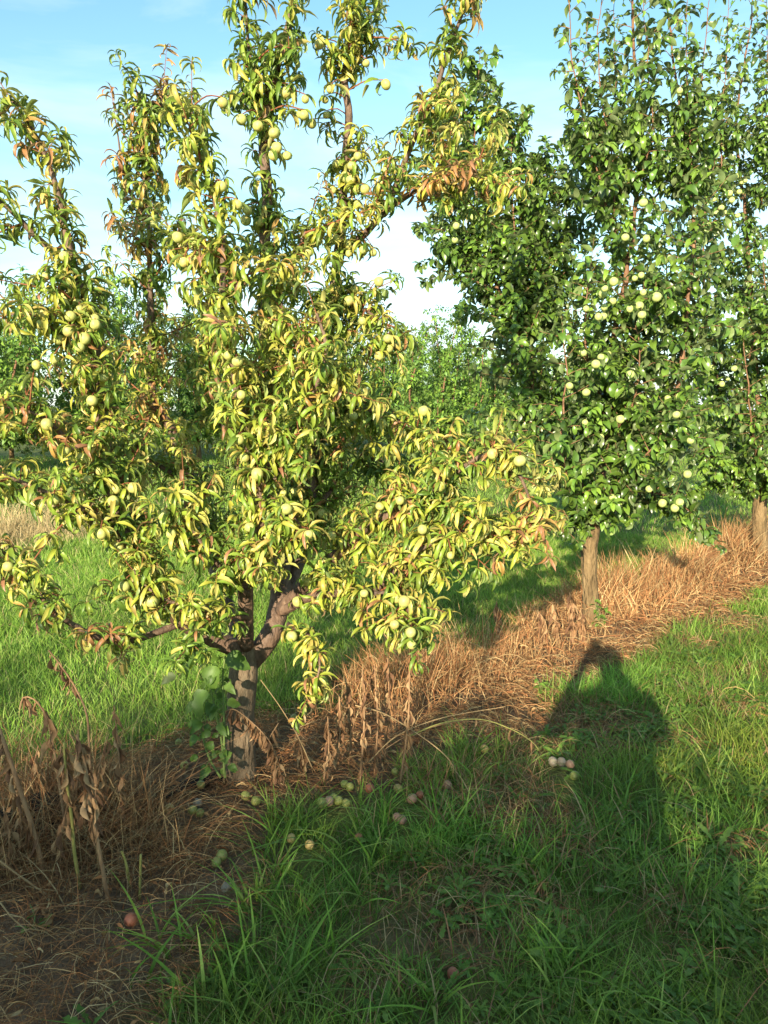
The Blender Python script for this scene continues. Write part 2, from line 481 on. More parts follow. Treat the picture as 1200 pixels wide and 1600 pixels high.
def build_ground():
    # one sheet: fine near the viewer, coarse to the horizon
    xs = np.unique(np.concatenate([np.linspace(-400, -14, 20), np.linspace(-14, 14, 113), np.linspace(14, 400, 20)]))
    ys = np.unique(np.concatenate([np.linspace(-120, -10, 10), np.linspace(-10, 24, 137), np.linspace(24, 600, 24)]))
    X, Y = np.meshgrid(xs, ys)
    Z = 0.03 * (vnoise(X, Y, 1.7, 5) - 0.5) * (np.hypot(X, Y) < 30)
    Z -= 0.02
    V = np.stack([X, Y, Z], 2).reshape(-1, 3)
    ny, nx = X.shape
    i = np.arange(ny - 1)[:, None] * nx; j = np.arange(nx - 1)[None, :]
    q = np.stack([i + j, i + j + 1, i + nx + j + 1, i + nx + j], 2).reshape(-1, 4)
    m, N, LK = new_mat('ground_soil_and_turf')
    tc = N('ShaderNodeTexCoord')
    at = N('ShaderNodeAttribute'); at.attribute_name = 'strip'
    n1 = N('ShaderNodeTexNoise'); n1.inputs['Scale'].default_value = 9; n1.inputs['Detail'].default_value = 8; n1.inputs['Roughness'].default_value = 0.7
    n2 = N('ShaderNodeTexNoise'); n2.inputs['Scale'].default_value = 60; n2.inputs['Detail'].default_value = 5
    r1 = N('ShaderNodeValToRGB')
    r1.color_ramp.elements[0].position = 0.3; r1.color_ramp.elements[0].color = (0.075, 0.05, 0.032, 1)
    r1.color_ramp.elements[1].position = 0.7; r1.color_ramp.elements[1].color = (0.24, 0.16, 0.10, 1)
    r2 = N('ShaderNodeValToRGB')
    r2.color_ramp.elements[0].position = 0.3; r2.color_ramp.elements[0].color = (0.07, 0.085, 0.025, 1)
    r2.color_ramp.elements[1].position = 0.72; r2.color_ramp.elements[1].color = (0.17, 0.20, 0.055, 1)
    mx = N('ShaderNodeMix'); mx.data_type = 'RGBA'
    bp = N('ShaderNodeBump'); bp.inputs['Strength'].default_value = 0.8; bp.inputs['Distance'].default_value = 0.03
    pb = N('ShaderNodeBsdfPrincipled'); pb.inputs['Roughness'].default_value = 0.95; pb.inputs['Specular IOR Level'].default_value = 0.1
    o = N('ShaderNodeOutputMaterial')
    for n in (n1, n2):
        LK(tc.outputs['Object'], n.inputs['Vector'])
    LK(n1.outputs['Fac'], r1.inputs['Fac']); LK(n1.outputs['Fac'], r2.inputs['Fac'])
    LK(at.outputs['Fac'], mx.inputs['Factor']); LK(r2.outputs['Color'], mx.inputs['A']); LK(r1.outputs['Color'], mx.inputs['B'])
    LK(mx.outputs['Result'], pb.inputs['Base Color']); LK(n2.outputs['Fac'], bp.inputs['Height'])
    LK(bp.outputs['Normal'], pb.inputs['Normal']); LK(pb.outputs[0], o.inputs['Surface'])
    me = mk_mesh('ground', V, q.ravel(), np.arange(len(q)) * 4, np.full(len(q), 4), m)
    a = me.attributes.new('strip', 'FLOAT', 'POINT')
    sm = strip_mask(V[:, 0], V[:, 1]); sm = np.maximum(sm, patch_mask(V[:, 0], V[:, 1]) * .8)
    a.data.foreach_set('value', sm.astype(np.float32))
    new_obj('ground', me, kind='structure', label='orchard ground with turf lanes and a bare brown strip under the tree row', cat='ground')


build_ground()


# where fruit has fallen
FALL = [(314, 1226, 'G', 'pale green fallen fruit left of the near trunk foot'), (384, 1243, 'G', 'green fallen fruit just below the near trunk'), (400, 1251, 'G', 'green fallen fruit right below the one under the trunk'),
        (309, 1255, 'W', 'shrivelled whitish fallen fruit in the straw left of the trunk'), (301, 1266, 'G', 'pale fallen fruit left under the shrivelled whitish one'), (313, 1270, 'G', 'dull green fallen fruit right under the shrivelled whitish one'),
        (264, 1264, 'Y', 'yellow-brown fallen fruit by the seeding grass stems'), (538, 1225, 'G', 'smaller green fallen fruit of the pair under the dead thicket'), (547, 1229, 'G', 'larger green fallen fruit of the pair under the dead thicket'),
        (503, 1254, 'G', 'green fallen fruit at the left end of the row of five'), (514, 1252, 'P', 'pinkish fallen fruit inside the row of five'), (529, 1251, 'G', 'green fallen fruit fourth in the row of five'), (541, 1255, 'G', 'green fallen fruit at the right end of the row of five'), (521, 1247, 'G', 'small green fallen fruit in the middle of the row of five'),
        (459, 1122, 'G', 'lone pale fallen fruit in the straw behind the near trunk'), (288, 1196, 'G', 'dull green fallen fruit beside the weed foot'), (279, 1160, 'G', 'pale fallen fruit at the straw edge left of the weed'),
        (578, 1232, 'R', 'reddish fallen fruit right of the green pair'), (622, 1232, 'Y', 'yellow blotched fallen fruit on the straw edge'), (617, 1206, 'G', 'green fallen fruit under the arching stalks'), (656, 1242, 'R', 'red fallen fruit at the edge of the tall grass'),
        (644, 1248, 'P', 'pink fallen fruit touching the red one by the tall grass'), (620, 1277, 'P', 'peach coloured fallen fruit left of a touching pair in the grass'), (628, 1281, 'P', 'peach coloured fallen fruit right of a touching pair in the grass'), (561, 1309, 'R', 'dark red fallen fruit in the shaded grass'),
        (699, 1227, 'P', 'greyish pink fallen fruit under the hooked stalk'), (757, 1170, 'Y', 'yellowish fallen fruit under the bowing green stalk'), (346, 1337, 'G', 'upper green fallen fruit of the pair on bare straw'), (338, 1347, 'G', 'lower green fallen fruit of the pair on bare straw'),
        (205, 1437, 'R', 'red fallen fruit alone in the lower left litter'), (455, 1310, 'Y', 'bright yellow fallen fruit at the grass edge'), (484, 1320, 'Y', 'orange-yellow fallen fruit at the grass edge'), (209, 1142, 'G', 'pale fallen fruit at the lit grass edge, far left'),
        (708, 1522, 'R', 'small reddish fallen fruit low in the foreground grass'), (864, 1190, 'W', 'whitish fallen fruit left of the cluster in the shadow'), (878, 1191, 'W', 'whitish fallen fruit in the middle of the cluster in the shadow'), (891, 1194, 'P', 'pinkish fallen fruit right of the cluster in the shadow'), (898, 1212, 'G', 'greenish fallen fruit just below the whitish cluster'),
        (354, 1387, 'W', 'grey rotten fallen fruit on the bare straw')]
FALLXY = np.array([G(f[0], f[1], .022)[:2] for f in FALL])


def clear_of_fruit(x, y, h):      # nothing tall grows right on or just before a fallen fruit
    ok = np.ones(len(x), bool)
    for fx, fy in FALLXY:
        dx = np.abs(x - fx - (y - fy) * fx / fy); dy = fy - y
        ok &= ~((dx < .034) & (dy > -.03) & (dy < np.minimum(.02 + h * 1.5, .24)))
    return ok


# ------------------------------------------------------------------ grass and straw (uncountable)
def blade_mesh(name, pos, h, w, az, lean, curl, face, tint, seg, mat):
    if pos[:, 1].min() < 3:
        k = clear_of_fruit(pos[:, 0], pos[:, 1], h)
        pos, h, w, az, lean, curl, face, tint = pos[k], h[k], w[k], az[k], lean[k], curl[k], face[k], tint[k]
    n = len(pos)
    t = np.linspace(0, 1, seg + 1)
    d = np.stack([np.cos(az), np.sin(az)], 1)
    hor = (lean[:, None] * t + curl[:, None] * t ** 2) * h[:, None]
    L = np.sqrt(1 + (lean[:, None] + curl[:, None] * t) ** 2)
    ver = h[:, None] * t * (1 - 0.28 * np.minimum(curl, 1.7)[:, None] * t ** 1.5)
    cen = np.zeros((n, seg + 1, 3))
    cen[:, :, 0] = pos[:, 0:1] + d[:, 0:1] * hor
    cen[:, :, 1] = pos[:, 1:2] + d[:, 1:2] * hor
    cen[:, :, 2] = pos[:, 2:3] + ver
    wd = np.stack([np.cos(face), np.sin(face), np.zeros(n)], 1)
    wp = w[:, None] * 0.5 * np.where(t < 0.3, 0.75 + t * 0.83, ((1 - t) / 0.7) ** 0.7)
    a = cen[:, :-1] - wd[:, None, :] * wp[:, :-1, None]
    b = cen[:, :-1] + wd[:, None, :] * wp[:, :-1, None]
    nv = 2 * seg + 1
    V = np.zeros((n, nv, 3))
    V[:, 0:2 * seg:2] = a; V[:, 1:2 * seg:2] = b; V[:, 2 * seg] = cen[:, -1]
    lp, tot = [], []
    for k in range(seg - 1):
        lp += [2 * k, 2 * k + 1, 2 * k + 3, 2 * k + 2]; tot.append(4)
    lp += [2 * seg - 2, 2 * seg - 1, 2 * seg]; tot.append(3)
    lp = np.array(lp); tot = np.array(tot); st = np.concatenate([[0], np.cumsum(tot)[:-1]])
    loops = (lp[None] + (np.arange(n) * nv)[:, None]).ravel()
    starts = (st[None] + (np.arange(n) * len(lp))[:, None]).ravel()
    return mk_mesh(name, V.reshape(-1, 3), loops, starts, np.tile(tot, n), mat, np.repeat(tint, nv, axis=0))


def in_view(x, y, margin=120, z=0.0, bottom=1600):
    px, py, dep = pix(np.stack([x, y, np.full_like(x, z)], 1))
    return (dep > 0.5) & (px > -margin) & (px < 1200 + margin) & (py < bottom + margin * 1.6)


GREEN = np.array([(0.16, 0.29, 0.035), (0.20, 0.34, 0.05), (0.13, 0.25, 0.035), (0.24, 0.36, 0.055), (0.28, 0.37, 0.08), (0.11, 0.20, 0.03)])
STRAW = np.array([(0.42, 0.23, 0.10), (0.52, 0.33, 0.15), (0.33, 0.16, 0.07), (0.23, 0.115, 0.055), (0.58, 0.42, 0.21), (0.42, 0.19, 0.08)])


def sample_area(n, x0, x1, y0, y1):
    return rng.uniform(x0, x1, n), rng.uniform(y0, y1, n)


def make_grass():
    # --- near lane, in front of the strip
    x, y = sample_area(300000, -2.2, 4.6, 1.25, 7.0)
    k = in_view(x, y); x, y = x[k], y[k]
    s, v = row_uv(x, y)
    sm = strip_mask(x, y); pm = patch_mask(x, y)
    dist = np.hypot(x, y)
    dens = (1 - sm) * np.where(v < 0, 1, 0) * np.clip(1.25 - dist / 7.5, 0.3, 1)
    clump = vnoise(x, y, 0.16, 11) * 0.6 + vnoise(x, y, 0.5, 12) * 0.4
    dens *= np.clip(0.35 + clump, 0, 1) * (1 - 0.6 * pm)
    k = rng.random(len(x)) < dens
    x, y, clump, pm, dist, v = x[k], y[k], clump[k], pm[k], dist[k], v[k]
    n = len(x)
    big = vnoise(x, y, 0.35, 13)
    h = rng.uniform(0.035, 0.10, n) * (0.6 + 0.9 * clump) + (rng.random(n) < 0.16) * rng.uniform(0.03, 0.15, n) * big
    h *= (1 - 0.35 * pm)
    w = rng.uniform(0.0022, 0.0055, n) * (0.8 + 0.6 * big)
    az = rng.uniform(0, 2 * math.pi, n); lean = np.abs(rng.normal(0, 0.45, n)); curl = np.abs(rng.normal(0.35, 0.5, n))
    tint = GREEN[rng.integers(0, len(GREEN), n)] * (0.55 + 0.85 * vnoise(x, y, 0.3, 14))[:, None]
    tint[:, 0] *= 0.8 + 0.5 * vnoise(x, y, 0.6, 15)
    dry = rng.random(n) < (0.08 + 0.75 * pm + .25 * np.clip(vnoise(x, y, .4, 61) - .62, 0, 1) * 4)
    tint[dry] = STRAW[rng.integers(0, len(STRAW), dry.sum())] * 0.75 + .02
    pos = np.stack([x, y, np.full(n, -0.03)], 1)
    me = blade_mesh('grass', pos, h + 0.03, w, az, lean, curl, rng.uniform(0, math.pi, n), tint, 3, M_GRASS)
    new_obj('grass', me, kind='stuff', label='green grass of the mown lane in front of the tree row', cat='grass')
    # --- long broad grass tufts in the shaded foreground
    C = []
    for (a, b, r, m) in [(450, 1400, .32, 55), (560, 1330, .25, 50), (380, 1500, .3, 45), (620, 1260, .2, 35), (540, 1460, .3, 50), (740, 1230, .2, 28), (700, 1330, .25, 30),
                         (300, 1570, .25, 35), (820, 1240, .2, 18), (470, 1570, .3, 40), (640, 1560, .3, 30), (780, 1480, .3, 26), (880, 1230, .22, 40), (960, 1250, .2, 26),
                         (1050, 1560, .25, 25), (900, 1580, .25, 25), (800, 1300, .2, 20), (1120, 1090, .2, 40), (1180, 1150, .2, 35), (1090, 1190, .14, 22), (1000, 1100, .14, 14), (480, 1290, .14, 18), (420, 1350, .12, 16), (330, 1440, .12, 14), (290, 1500, .1, 12)]:
        c = G(a, b)
        for _ in range(m // 6 + 1):
            q = c[:2] + rng.normal(0, r * .5, 2)
            for __ in range(6):
                C.append(q + rng.normal(0, .018, 2))
    C = np.array(C); C = C[patch_mask(C[:, 0], C[:, 1]) < .25]; n = len(C)
    h = rng.uniform(0.08, 0.21, n)
    far = np.hypot(C[:, 0], C[:, 1]) > 3.3
    w = rng.uniform(0.006, 0.0115, n) * np.where(far, 0.6, 1)
    tint = GREEN[rng.integers(0, 5, n)] * rng.uniform(0.8, 1.3, (n, 1))
    me = blade_mesh('grass', np.column_stack([C, np.full(n, -0.02)]), h, w, rng.uniform(0, 6.3, n), np.abs(rng.normal(.25, .35, n)), np.abs(rng.normal(.75, .5, n)), rng.uniform(0, math.pi, n), tint, 6, M_GRASS)
    new_obj('tall_grass', me, kind='stuff', label='long broad bladed grass tufts in the shaded foreground', cat='grass')
    # --- back lane, behind the strip
    x, y = sample_area(260000, -14, 16, 2.6, 27)
    keep = rng.random(len(x)) < np.clip(9.0 / np.hypot(x, y), 0.25, 1)
    x, y = x[keep], y[keep]
    x2, y2 = sample_area(190000, -5.5, 4.5, 3.0, 10)
    x, y = np.concatenate([x, x2]), np.concatenate([y, y2])
    k = in_view(x, y); x, y = x[k], y[k]
    s, v = row_uv(x, y)
    sm = strip_mask(x, y)
    dens = (1 - sm) * np.where(v > 0, 1, np.where(np.hypot(x, y) > 6.8, 1, 0))
    clump = vnoise(x, y, 0.3, 21) * 0.6 + vnoise(x, y, 1.1, 22) * 0.4
    k = rng.random(len(x)) < dens * np.clip(0.4 + clump, 0, 1)
    x, y, clump = x[k], y[k], clump[k]
    n = len(x); dist = np.hypot(x, y)
    h = rng.uniform(0.05, 0.115, n) * (0.6 + 0.8 * clump)
    w = rng.uniform(0.0028, 0.0055, n) * np.clip(dist / 4.0, 1, 3.5)
    tint = GREEN[rng.integers(0, len(GREEN), n)] * (0.8 + 0.55 * vnoise(x, y, 0.5, 24))[:, None] * 1.1
    # a patch of pale seeding grass by the far hedge
    c = P(70, 800, 11.0)
    dryp = np.clip(1.3 - np.hypot((x - c[0]) / 1.3, (y - 11.0) / 2.5), 0, 1)
    dry = rng.random(n) < np.maximum(0.06, dryp * 0.55)
    tint[dry] = (STRAW[rng.integers(0, len(STRAW), dry.sum())] * 0.5 + np.array([.46, .42, .22]) * 0.65)
    h = h + dry * dryp * 0.3
    me = blade_mesh('grass', np.stack([x, y, np.full(n, -0.03)], 1), h + 0.03, w, rng.uniform(0, 6.3, n), np.abs(rng.normal(0, .35, n)), np.abs(rng.normal(.3, .4, n)), rng.uniform(0, math.pi, n), tint, 2, M_GRASS)
    new_obj('grass', me, kind='stuff', label='sunlit green grass lane behind the tree row', cat='grass')


make_grass()


def make_straw():
    # standing dead grass on the strip, thickest between the first and second tree
    x, y = sample_area(330000, -3.2, 7.5, 1.2, 11.5)
    k = in_view(x, y); x, y = x[k], y[k]
    s, v = row_uv(x, y)
    sm = strip_mask(x, y)
    hump = np.clip((s - 0.55) / 0.5, 0, 1)                      # right of the first trunk
    mound = hump * np.exp(-((v - 0.26) / 0.42) ** 2)
    mound = mound * (1 - .75 * np.clip(1.5 - np.hypot((x - T2[0] + .1) / .5, (y - T2[1] + .45) / .55), 0, 1))
    mound = np.maximum(mound, .55 * np.clip((-s - .25) / .3, 0, 1) * np.exp(-((v - .15) / .4) ** 2))
    dens = sm * (0.14 + 0.85 * mound) * np.clip(0.3 + 1.2 * vnoise(x, y, 0.22, 31), 0, 1) * np.clip(5.5 / np.hypot(x, y), .35, 1)
    k = rng.random(len(x)) < dens
    x, y, mound, s = x[k], y[k], mound[k], s[k]
    n = len(x)
    h = (0.04 + 0.40 * mound * (0.4 + 0.9 * vnoise(x, y, 0.35, 32))) * rng.uniform(0.5, 1.25, n)
    w = rng.uniform(0.002, 0.0048, n) * np.clip(np.hypot(x, y) / 4, 1, 2.5)
    tint = STRAW[rng.integers(0, len(STRAW), n)] * (0.65 + 0.65 * vnoise(x, y, 0.4, 33))[:, None]
    me = blade_mesh('dry_grass', np.stack([x, y, np.full(n, -0.03)], 1), h + 0.03, w, rng.uniform(0, 6.3, n), np.abs(rng.normal(.05, .28, n)), np.abs(rng.normal(.2, .45, n)), rng.uniform(0, math.pi, n), tint, 3, M_DRY)
    new_obj('dry_grass', me, kind='stuff', label='dead brown grass standing along the strip under the trees', cat='dry grass')
    n = 5200
    c = G(95, 1290)
    x = c[0] + rng.normal(0, .42, n); y = c[1] + rng.normal(.05, .28, n)
    s, v = row_uv(x, y)
    k = (v > -.45) & (s < -.42); x, y = x[k], y[k]; n = len(x)
    tint = STRAW[rng.integers(0, len(STRAW), n)] * rng.uniform(.45, .95, (n, 1))
    me = blade_mesh('dead_stems', np.stack([x, y, np.full(n, -0.03)], 1), rng.uniform(.06, .36, n) * (.4 + .8 * vnoise(x, y, .2, 81)), rng.uniform(.002, .005, n), rng.uniform(0, 6.3, n), np.abs(rng.normal(.3, .5, n)), np.abs(rng.normal(.5, .7, n)), rng.uniform(0, math.pi, n), tint, 5, M_DRY)
    new_obj('dead_stems', me, kind='stuff', label='dense tangle of dead brown stems at the lower left', cat='dry weeds')
    # tangled lying stems
    x, y = sample_area(270000, -3.2, 7.0, 1.2, 10.5)
    k = in_view(x, y); x, y = x[k], y[k]
    sm = np.maximum(strip_mask(x, y), 0.45 * patch_mask(x, y))
    s, v = row_uv(x, y)
    k = rng.random(len(x)) < sm * np.clip(4.0 / np.hypot(x, y), .3, 1) * np.clip(.35 + vnoise(x, y, .3, 41), 0, 1) * np.where((s > .7) & (v > -.25), .4, 1)
    k &= clear_of_fruit(x, y, np.full(len(x), .05))
    x, y, s, v = x[k], y[k], s[k], v[k]
    n = len(x)
    hump = np.clip((s - 0.55) / 0.5, 0, 1) * np.exp(-((v - 0.22) / 0.42) ** 2)
    L = rng.uniform(0.04, 0.20, n); az = rng.uniform(0, 6.3, n)
    z0 = rng.random(n) ** 1.6 * (0.03 + 0.16 * hump); arch = rng.uniform(0, .06, n) * (L / .2); bend = rng.normal(0, .4, n)
    tilt = rng.normal(0, .12, n)
    seg = 4; t = np.linspace(0, 1, seg + 1)
    cen = np.zeros((n, seg + 1, 3))
    aa = az[:, None] + bend[:, None] * t
    cen[:, :, 0] = x[:, None] + np.cos(aa) * L[:, None] * (t - .5); cen[:, :, 1] = y[:, None] + np.sin(aa) * L[:, None] * (t - .5)
    cen[:, :, 2] = np.maximum(z0[:, None] + arch[:, None] * 4 * t * (1 - t) + tilt[:, None] * L[:, None] * (t - .3), -0.012)
    w = rng.uniform(0.0009, 0.0026, n) * np.clip(np.hypot(x, y) / 3.5, 1, 2.2)
    up = rng.normal(0, 1, (n, 3)); up[:, 2] *= .6
    wd = np.cross(np.stack([np.cos(az), np.sin(az), np.zeros(n)], 1), up); wd /= np.linalg.norm(wd, axis=1, keepdims=True)
    V = np.zeros((n, 2 * (seg + 1), 3))
    V[:, 0::2] = cen - wd[:, None] * w[:, None, None] * .5; V[:, 1::2] = cen + wd[:, None] * w[:, None, None] * .5
    q = np.array([[2 * k, 2 * k + 1, 2 * k + 3, 2 * k + 2] for k in range(seg)])
    nv = 2 * (seg + 1)
    loops = (q.ravel()[None] + (np.arange(n) * nv)[:, None]).ravel()
    tint = STRAW[rng.integers(0, len(STRAW), n)] * rng.uniform(.45, 1.1, (n, 1))
    me = mk_mesh('straw_litter', V.reshape(-1, 3), loops, np.arange(n * seg) * 4, np.full(n * seg, 4), M_DRY, np.repeat(tint, nv, axis=0))
    new_obj('straw_litter', me, kind='stuff', label='tangle of fallen brown stems and straw under the tree row', cat='straw')
    # crumpled dead leaves on the ground
    x, y = sample_area(26000, -2.6, 5.0, 1.2, 8)
    k = in_view(x, y); x, y = x[k], y[k]
    k = rng.random(len(x)) < strip_mask(x, y) * .55
    x, y = x[k], y[k]; n = len(x)
    d = rng.normal(0, 1, (n, 3)); d[:, 2] *= .25
    up = rng.normal(0, .5, (n, 3)); up[:, 2] += 1
    tint = STRAW[rng.integers(0, len(STRAW), n)] * rng.uniform(.5, 1.1, (n, 1))
    me = scatter_mesh('leaf_litter', DEADL, rng.integers(0, 4, n), np.stack([x, y, rng.uniform(0.0, 0.05, n)], 1), frames(d, up, rng.uniform(-1, 1, n)), rng.uniform(.02, .06, n), tint, M_DRY)
    new_obj('leaf_litter', me, kind='stuff', label='crumpled dead leaves scattered over the brown strip', cat='dead leaves')


make_straw()


def make_weeds():
    # low broad-leaved ground cover through the lane grass
    x, y = sample_area(6500, -1.2, 3.6, 1.6, 5.2)
    k = in_view(x, y); x, y = x[k], y[k]
    s, v = row_uv(x, y)
    px, py, _ = pix(np.stack([x, y, 0 * x], 1))
    pr = np.clip((px - 500) / 600, 0.12, 1) * (v < -0.75) * np.clip(vnoise(x, y, .3, 51) * 1.8 - .4, 0, 1)
    k = rng.random(len(x)) < pr
    x, y = x[k], y[k]
    pos, d, sc_ = [], [], []
    for a, b in zip(x, y):
        m = rng.integers(6, 11); a0 = rng.uniform(0, 6.3); S = rng.uniform(.04, .085)
        for i in range(m):
            az = a0 + i * 2.4
            pos.append((a, b, 0.01)); d.append((math.cos(az), math.sin(az), rng.uniform(.3, 1.1))); sc_.append(S * rng.uniform(.7, 1.2))
    pos, d, sc_ = np.array(pos), np.array(d), np.array(sc_); n = len(pos)
    tint = np.array([(.12, .22, .03), (.09, .18, .025), (.16, .26, .045)])[rng.integers(0, 3, n)] * rng.uniform(.8, 1.2, (n, 1))
    me = scatter_mesh('ground_cover', DANDL, rng.integers(0, 3, n), pos, frames(d, np.tile([0., 0, 1], (n, 1)), rng.normal(0, .3, n)), sc_, tint, M_WEED)
    new_obj('ground_cover_weeds', me, kind='stuff', label='low broad leaved weeds spread through the lane grass', cat='weeds')


make_weeds()


# ------------------------------------------------------------------ trees
class Foliage:
    def __init__(self):
        self.pos, self.d, self.up, self.roll, self.sc, self.sid, self.tint, self.own, self.cur = [], [], [], [], [], [], [], [], None

    def leaf(self, p, d, up, sc_, sid, tint, roll=0.0):
        self.pos.append(p); self.d.append(d); self.up.append(up); self.sc.append(sc_); self.sid.append(sid); self.tint.append(tint); self.roll.append(roll); self.own.append(self.cur)

    def arrays(self):
        pos = np.array(self.pos); d = np.array(self.d); up = np.array(self.up, float)
        return pos, frames(d, up, np.array(self.roll)), np.array(self.sc), np.array(self.sid), np.array(self.tint)


def perp(a):
    a = a / np.linalg.norm(a)
    r = np.array([0, 0, 1.0]) if abs(a[2]) < 0.9 else np.array([1.0, 0, 0])
    x = np.cross(a, r); x /= np.linalg.norm(x)
    return x, np.cross(a, x)


def shoot(fo, tw, p, d, L, spacing, tip_n, sag, size, tints, tw_r, nshape, spread=1.0, upv=0.4):
    """a leafy side shoot: alternate leaves along it, a tuft at its tip"""
    d = d / np.linalg.norm(d)
    m = 5
    t = np.linspace(0, 1, m)[:, None]
    pts = p + d * L * t + np.array([0, 0, -sag * L]) * t ** 2
    tw.add(pts, np.linspace(tw_r, tw_r * .45, m), 4, cap=False)
    nl = int(L / spacing)
    az0 = random.uniform(0, 6.28)
    tan = d + np.array([0, 0, -2 * sag])
    for i in range(nl):
        tt = 0.12 + 0.88 * (i + .5) / max(1, nl)
        q = p + d * L * tt + np.array([0, 0, -sag * L]) * tt * tt
        a = d + np.array([0, 0, -2 * sag * tt]); a /= np.linalg.norm(a)
        x, y = perp(a)
        az = az0 + i * 2.4
        out = x * math.cos(az) + y * math.sin(az)
        ld = a * random.uniform(.25, .8) + out * spread + np.array([0, 0, random.uniform(-.25, .2)])
        up = np.array([0, 0, 1.0]) + a * upv + np.array([random.uniform(-.4, .4), random.uniform(-.4, .4), 0])
        fo.leaf(q, ld, up, size * random.uniform(.5, 1.25), random.randrange(nshape), tints(tt), random.gauss(0, .45))
    a = tan / np.linalg.norm(tan)
    x, y = perp(a)
    q = pts[-1]
    for i in range(tip_n):
        az = az0 + i * 2.4
        th = 0.45 + 1.1 * ((i + .5) / tip_n)
        out = x * math.cos(az) + y * math.sin(az)
        ld = a * math.cos(th) + out * math.sin(th) + np.array([0, 0, .12])
        up = np.array([0, 0, 1.0]) + a * upv
        fo.leaf(q - a * 0.012 * i / max(1, tip_n), ld, up, size * random.uniform(.75, 1.1) * (1.0 if i > 2 else .7), random.randrange(nshape), tints(1.0), random.gauss(0, .35))


def fruit_mesh(name, mat, seed=0, wrinkle=0.0):
    r_ = random.Random(seed)
    nu, nv = 20, 12
    V = [(0, 0, 0.90)]
    for j in range(1, nv):
        th = math.pi * j / nv
        for i in range(nu):
            ph = 2 * math.pi * i / nu
            dph = (ph + math.pi) % (2 * math.pi) - math.pi
            r = 1 - 0.085 * math.exp(-(dph / .22) ** 2) * math.sin(th) ** .6
            r *= 1 - 0.10 * math.exp(-(th / .35) ** 2)
            r *= 1 + wrinkle * math.sin(5 * ph + 3 * th + seed) * math.sin(th)
            V.append((r * math.sin(th) * math.cos(ph), r * math.sin(th) * math.sin(ph) * (1 + .03 * math.sin(seed)), r * math.cos(th) * .98))
    V.append((0, 0, -1.0))
    Fc = []
    for i in range(nu):
        k = (i + 1) % nu
        Fc.append((0, 1 + i, 1 + k))
        for j in range(nv - 2):
            a = 1 + j * nu
            Fc.append((a + i, a + nu + i, a + nu + k, a + k))
        a = 1 + (nv - 2) * nu
        Fc.append((a + i, len(V) - 1, a + k))
    s = Shape(V, Fc)
    return mk_mesh(name, s.V, s.loops, s.starts, s.totals, mat)


FR1 = [fruit_mesh('fruit', M_FRUIT, k) for k in range(4)]
FR2 = [fruit_mesh('fruit', M_FRUIT2, k) for k in range(4)]


def add_fruits(owners, base, pxs, limbpts, r, meshes, push=0.05, fo=None, tw=None, size=.09, tints=None, nsh=4, extra=.35):
    lx, ly, _ = pix(limbpts)
    rr = random.Random(len(pxs))
    dpx = 15 if r < .025 else 10
    pxs = list(pxs) + [(a + rr.uniform(.8, 3.0) * dpx * rr.choice((-1, 1)), b + rr.uniform(-2.5, 2.5) * dpx) for a, b in pxs if rr.random() < extra]
    for k, (a, b) in enumerate(pxs):
        i = np.argmin((lx - a) ** 2 + (ly - b) ** 2)
        Y = limbpts[i][1] - push * random.uniform(.6, 1.6)
        p = P(a, b, Y)
        q = limbpts[i]
        if np.linalg.norm(q - p) > .04:
            fo.cur = owners[i]
            top = p + np.array([0, 0, r * .9])
            mid = (q + top) / 2 + np.array([0, 0, .02])
            tw.add(spline([q, mid, top], .03), np.linspace(.003, .002, len(spline([q, mid, top], .03))), 5, cap=False)
            for z in range(rr.randrange(4, 9)):
                az = z * 2.4 + rr.random() * 2
                fo.leaf(top + (q - top) * rr.random() * .5, np.array([math.cos(az), math.sin(az), rr.uniform(-.1, .5)]), np.array([0, 0, 1.0]), size * rr.uniform(.6, 1.1), rr.randrange(nsh), tints(.5), rr.gauss(0, .3))
        o = new_obj('fruit', meshes[k % len(meshes)], owners[i])
        o.location = p - base
        o.rotation_euler = (random.uniform(-.5, .5), random.uniform(-.5, .5), random.uniform(-2.6, -.6))
        s = r * random.uniform(.72, 1.14)
        o.scale = (s, s * random.uniform(.93, 1.05), s * random.uniform(.92, 1.1))


def finish_tree(root, base, fo, tw, shapes, mat, twigmat, n_parts, leafname='leaf'):
    pos, rot, scl, sid, tint = fo.arrays()
    px, py, dep = pix(pos)
    inside = (px > 5) & (px < 1195) & (py > 5) & (py < 1595)
    face = np.abs(np.einsum('ni,ni->n', rot[:, :, 2], (pos - np.array([0, 0, CAM_H])) / dep[:, None]))
    score = np.where(inside, scl / dep * (0.5 + 0.5 * face) - (dep - dep.min()) * 0.02, -9)
    order = np.argsort(-score)
    sel = order[:n_parts]
    rest = order[n_parts:]
    me = scatter_mesh('foliage', shapes, sid[rest], pos[rest] - base, rot[rest], scl[rest], tint[rest], mat)
    new_obj('foliage', me, root, kind='stuff')
    # tints of the single leaves are shared out over a few meshes per shape
    cache = {}
    for i in sel:
        key = (int(sid[i]), tuple(np.round(tint[i] * 12) / 12 * 1.0))
        key = (int(sid[i]), tuple(np.round(np.log(tint[i] + .01) * 2.2).astype(int)))
        if key not in cache:
            sh = shapes[key[0]]
            cache[key] = mk_mesh('leaf', sh.V, sh.loops, sh.starts, sh.totals, mat, np.tile(tint[i], (len(sh.V), 1)))
        o = new_obj(leafname, cache[key], fo.own[i] or root)
        M = Matrix([list(map(float, rot[i][r] * scl[i])) + [float((pos[i] - base)[r])] for r in range(3)] + [[0, 0, 0, 1]])
        o.matrix_basis = M
    if tw.V:
        new_obj('twigs', tw.mesh('twigs', twigmat, base), root, kind='stuff')


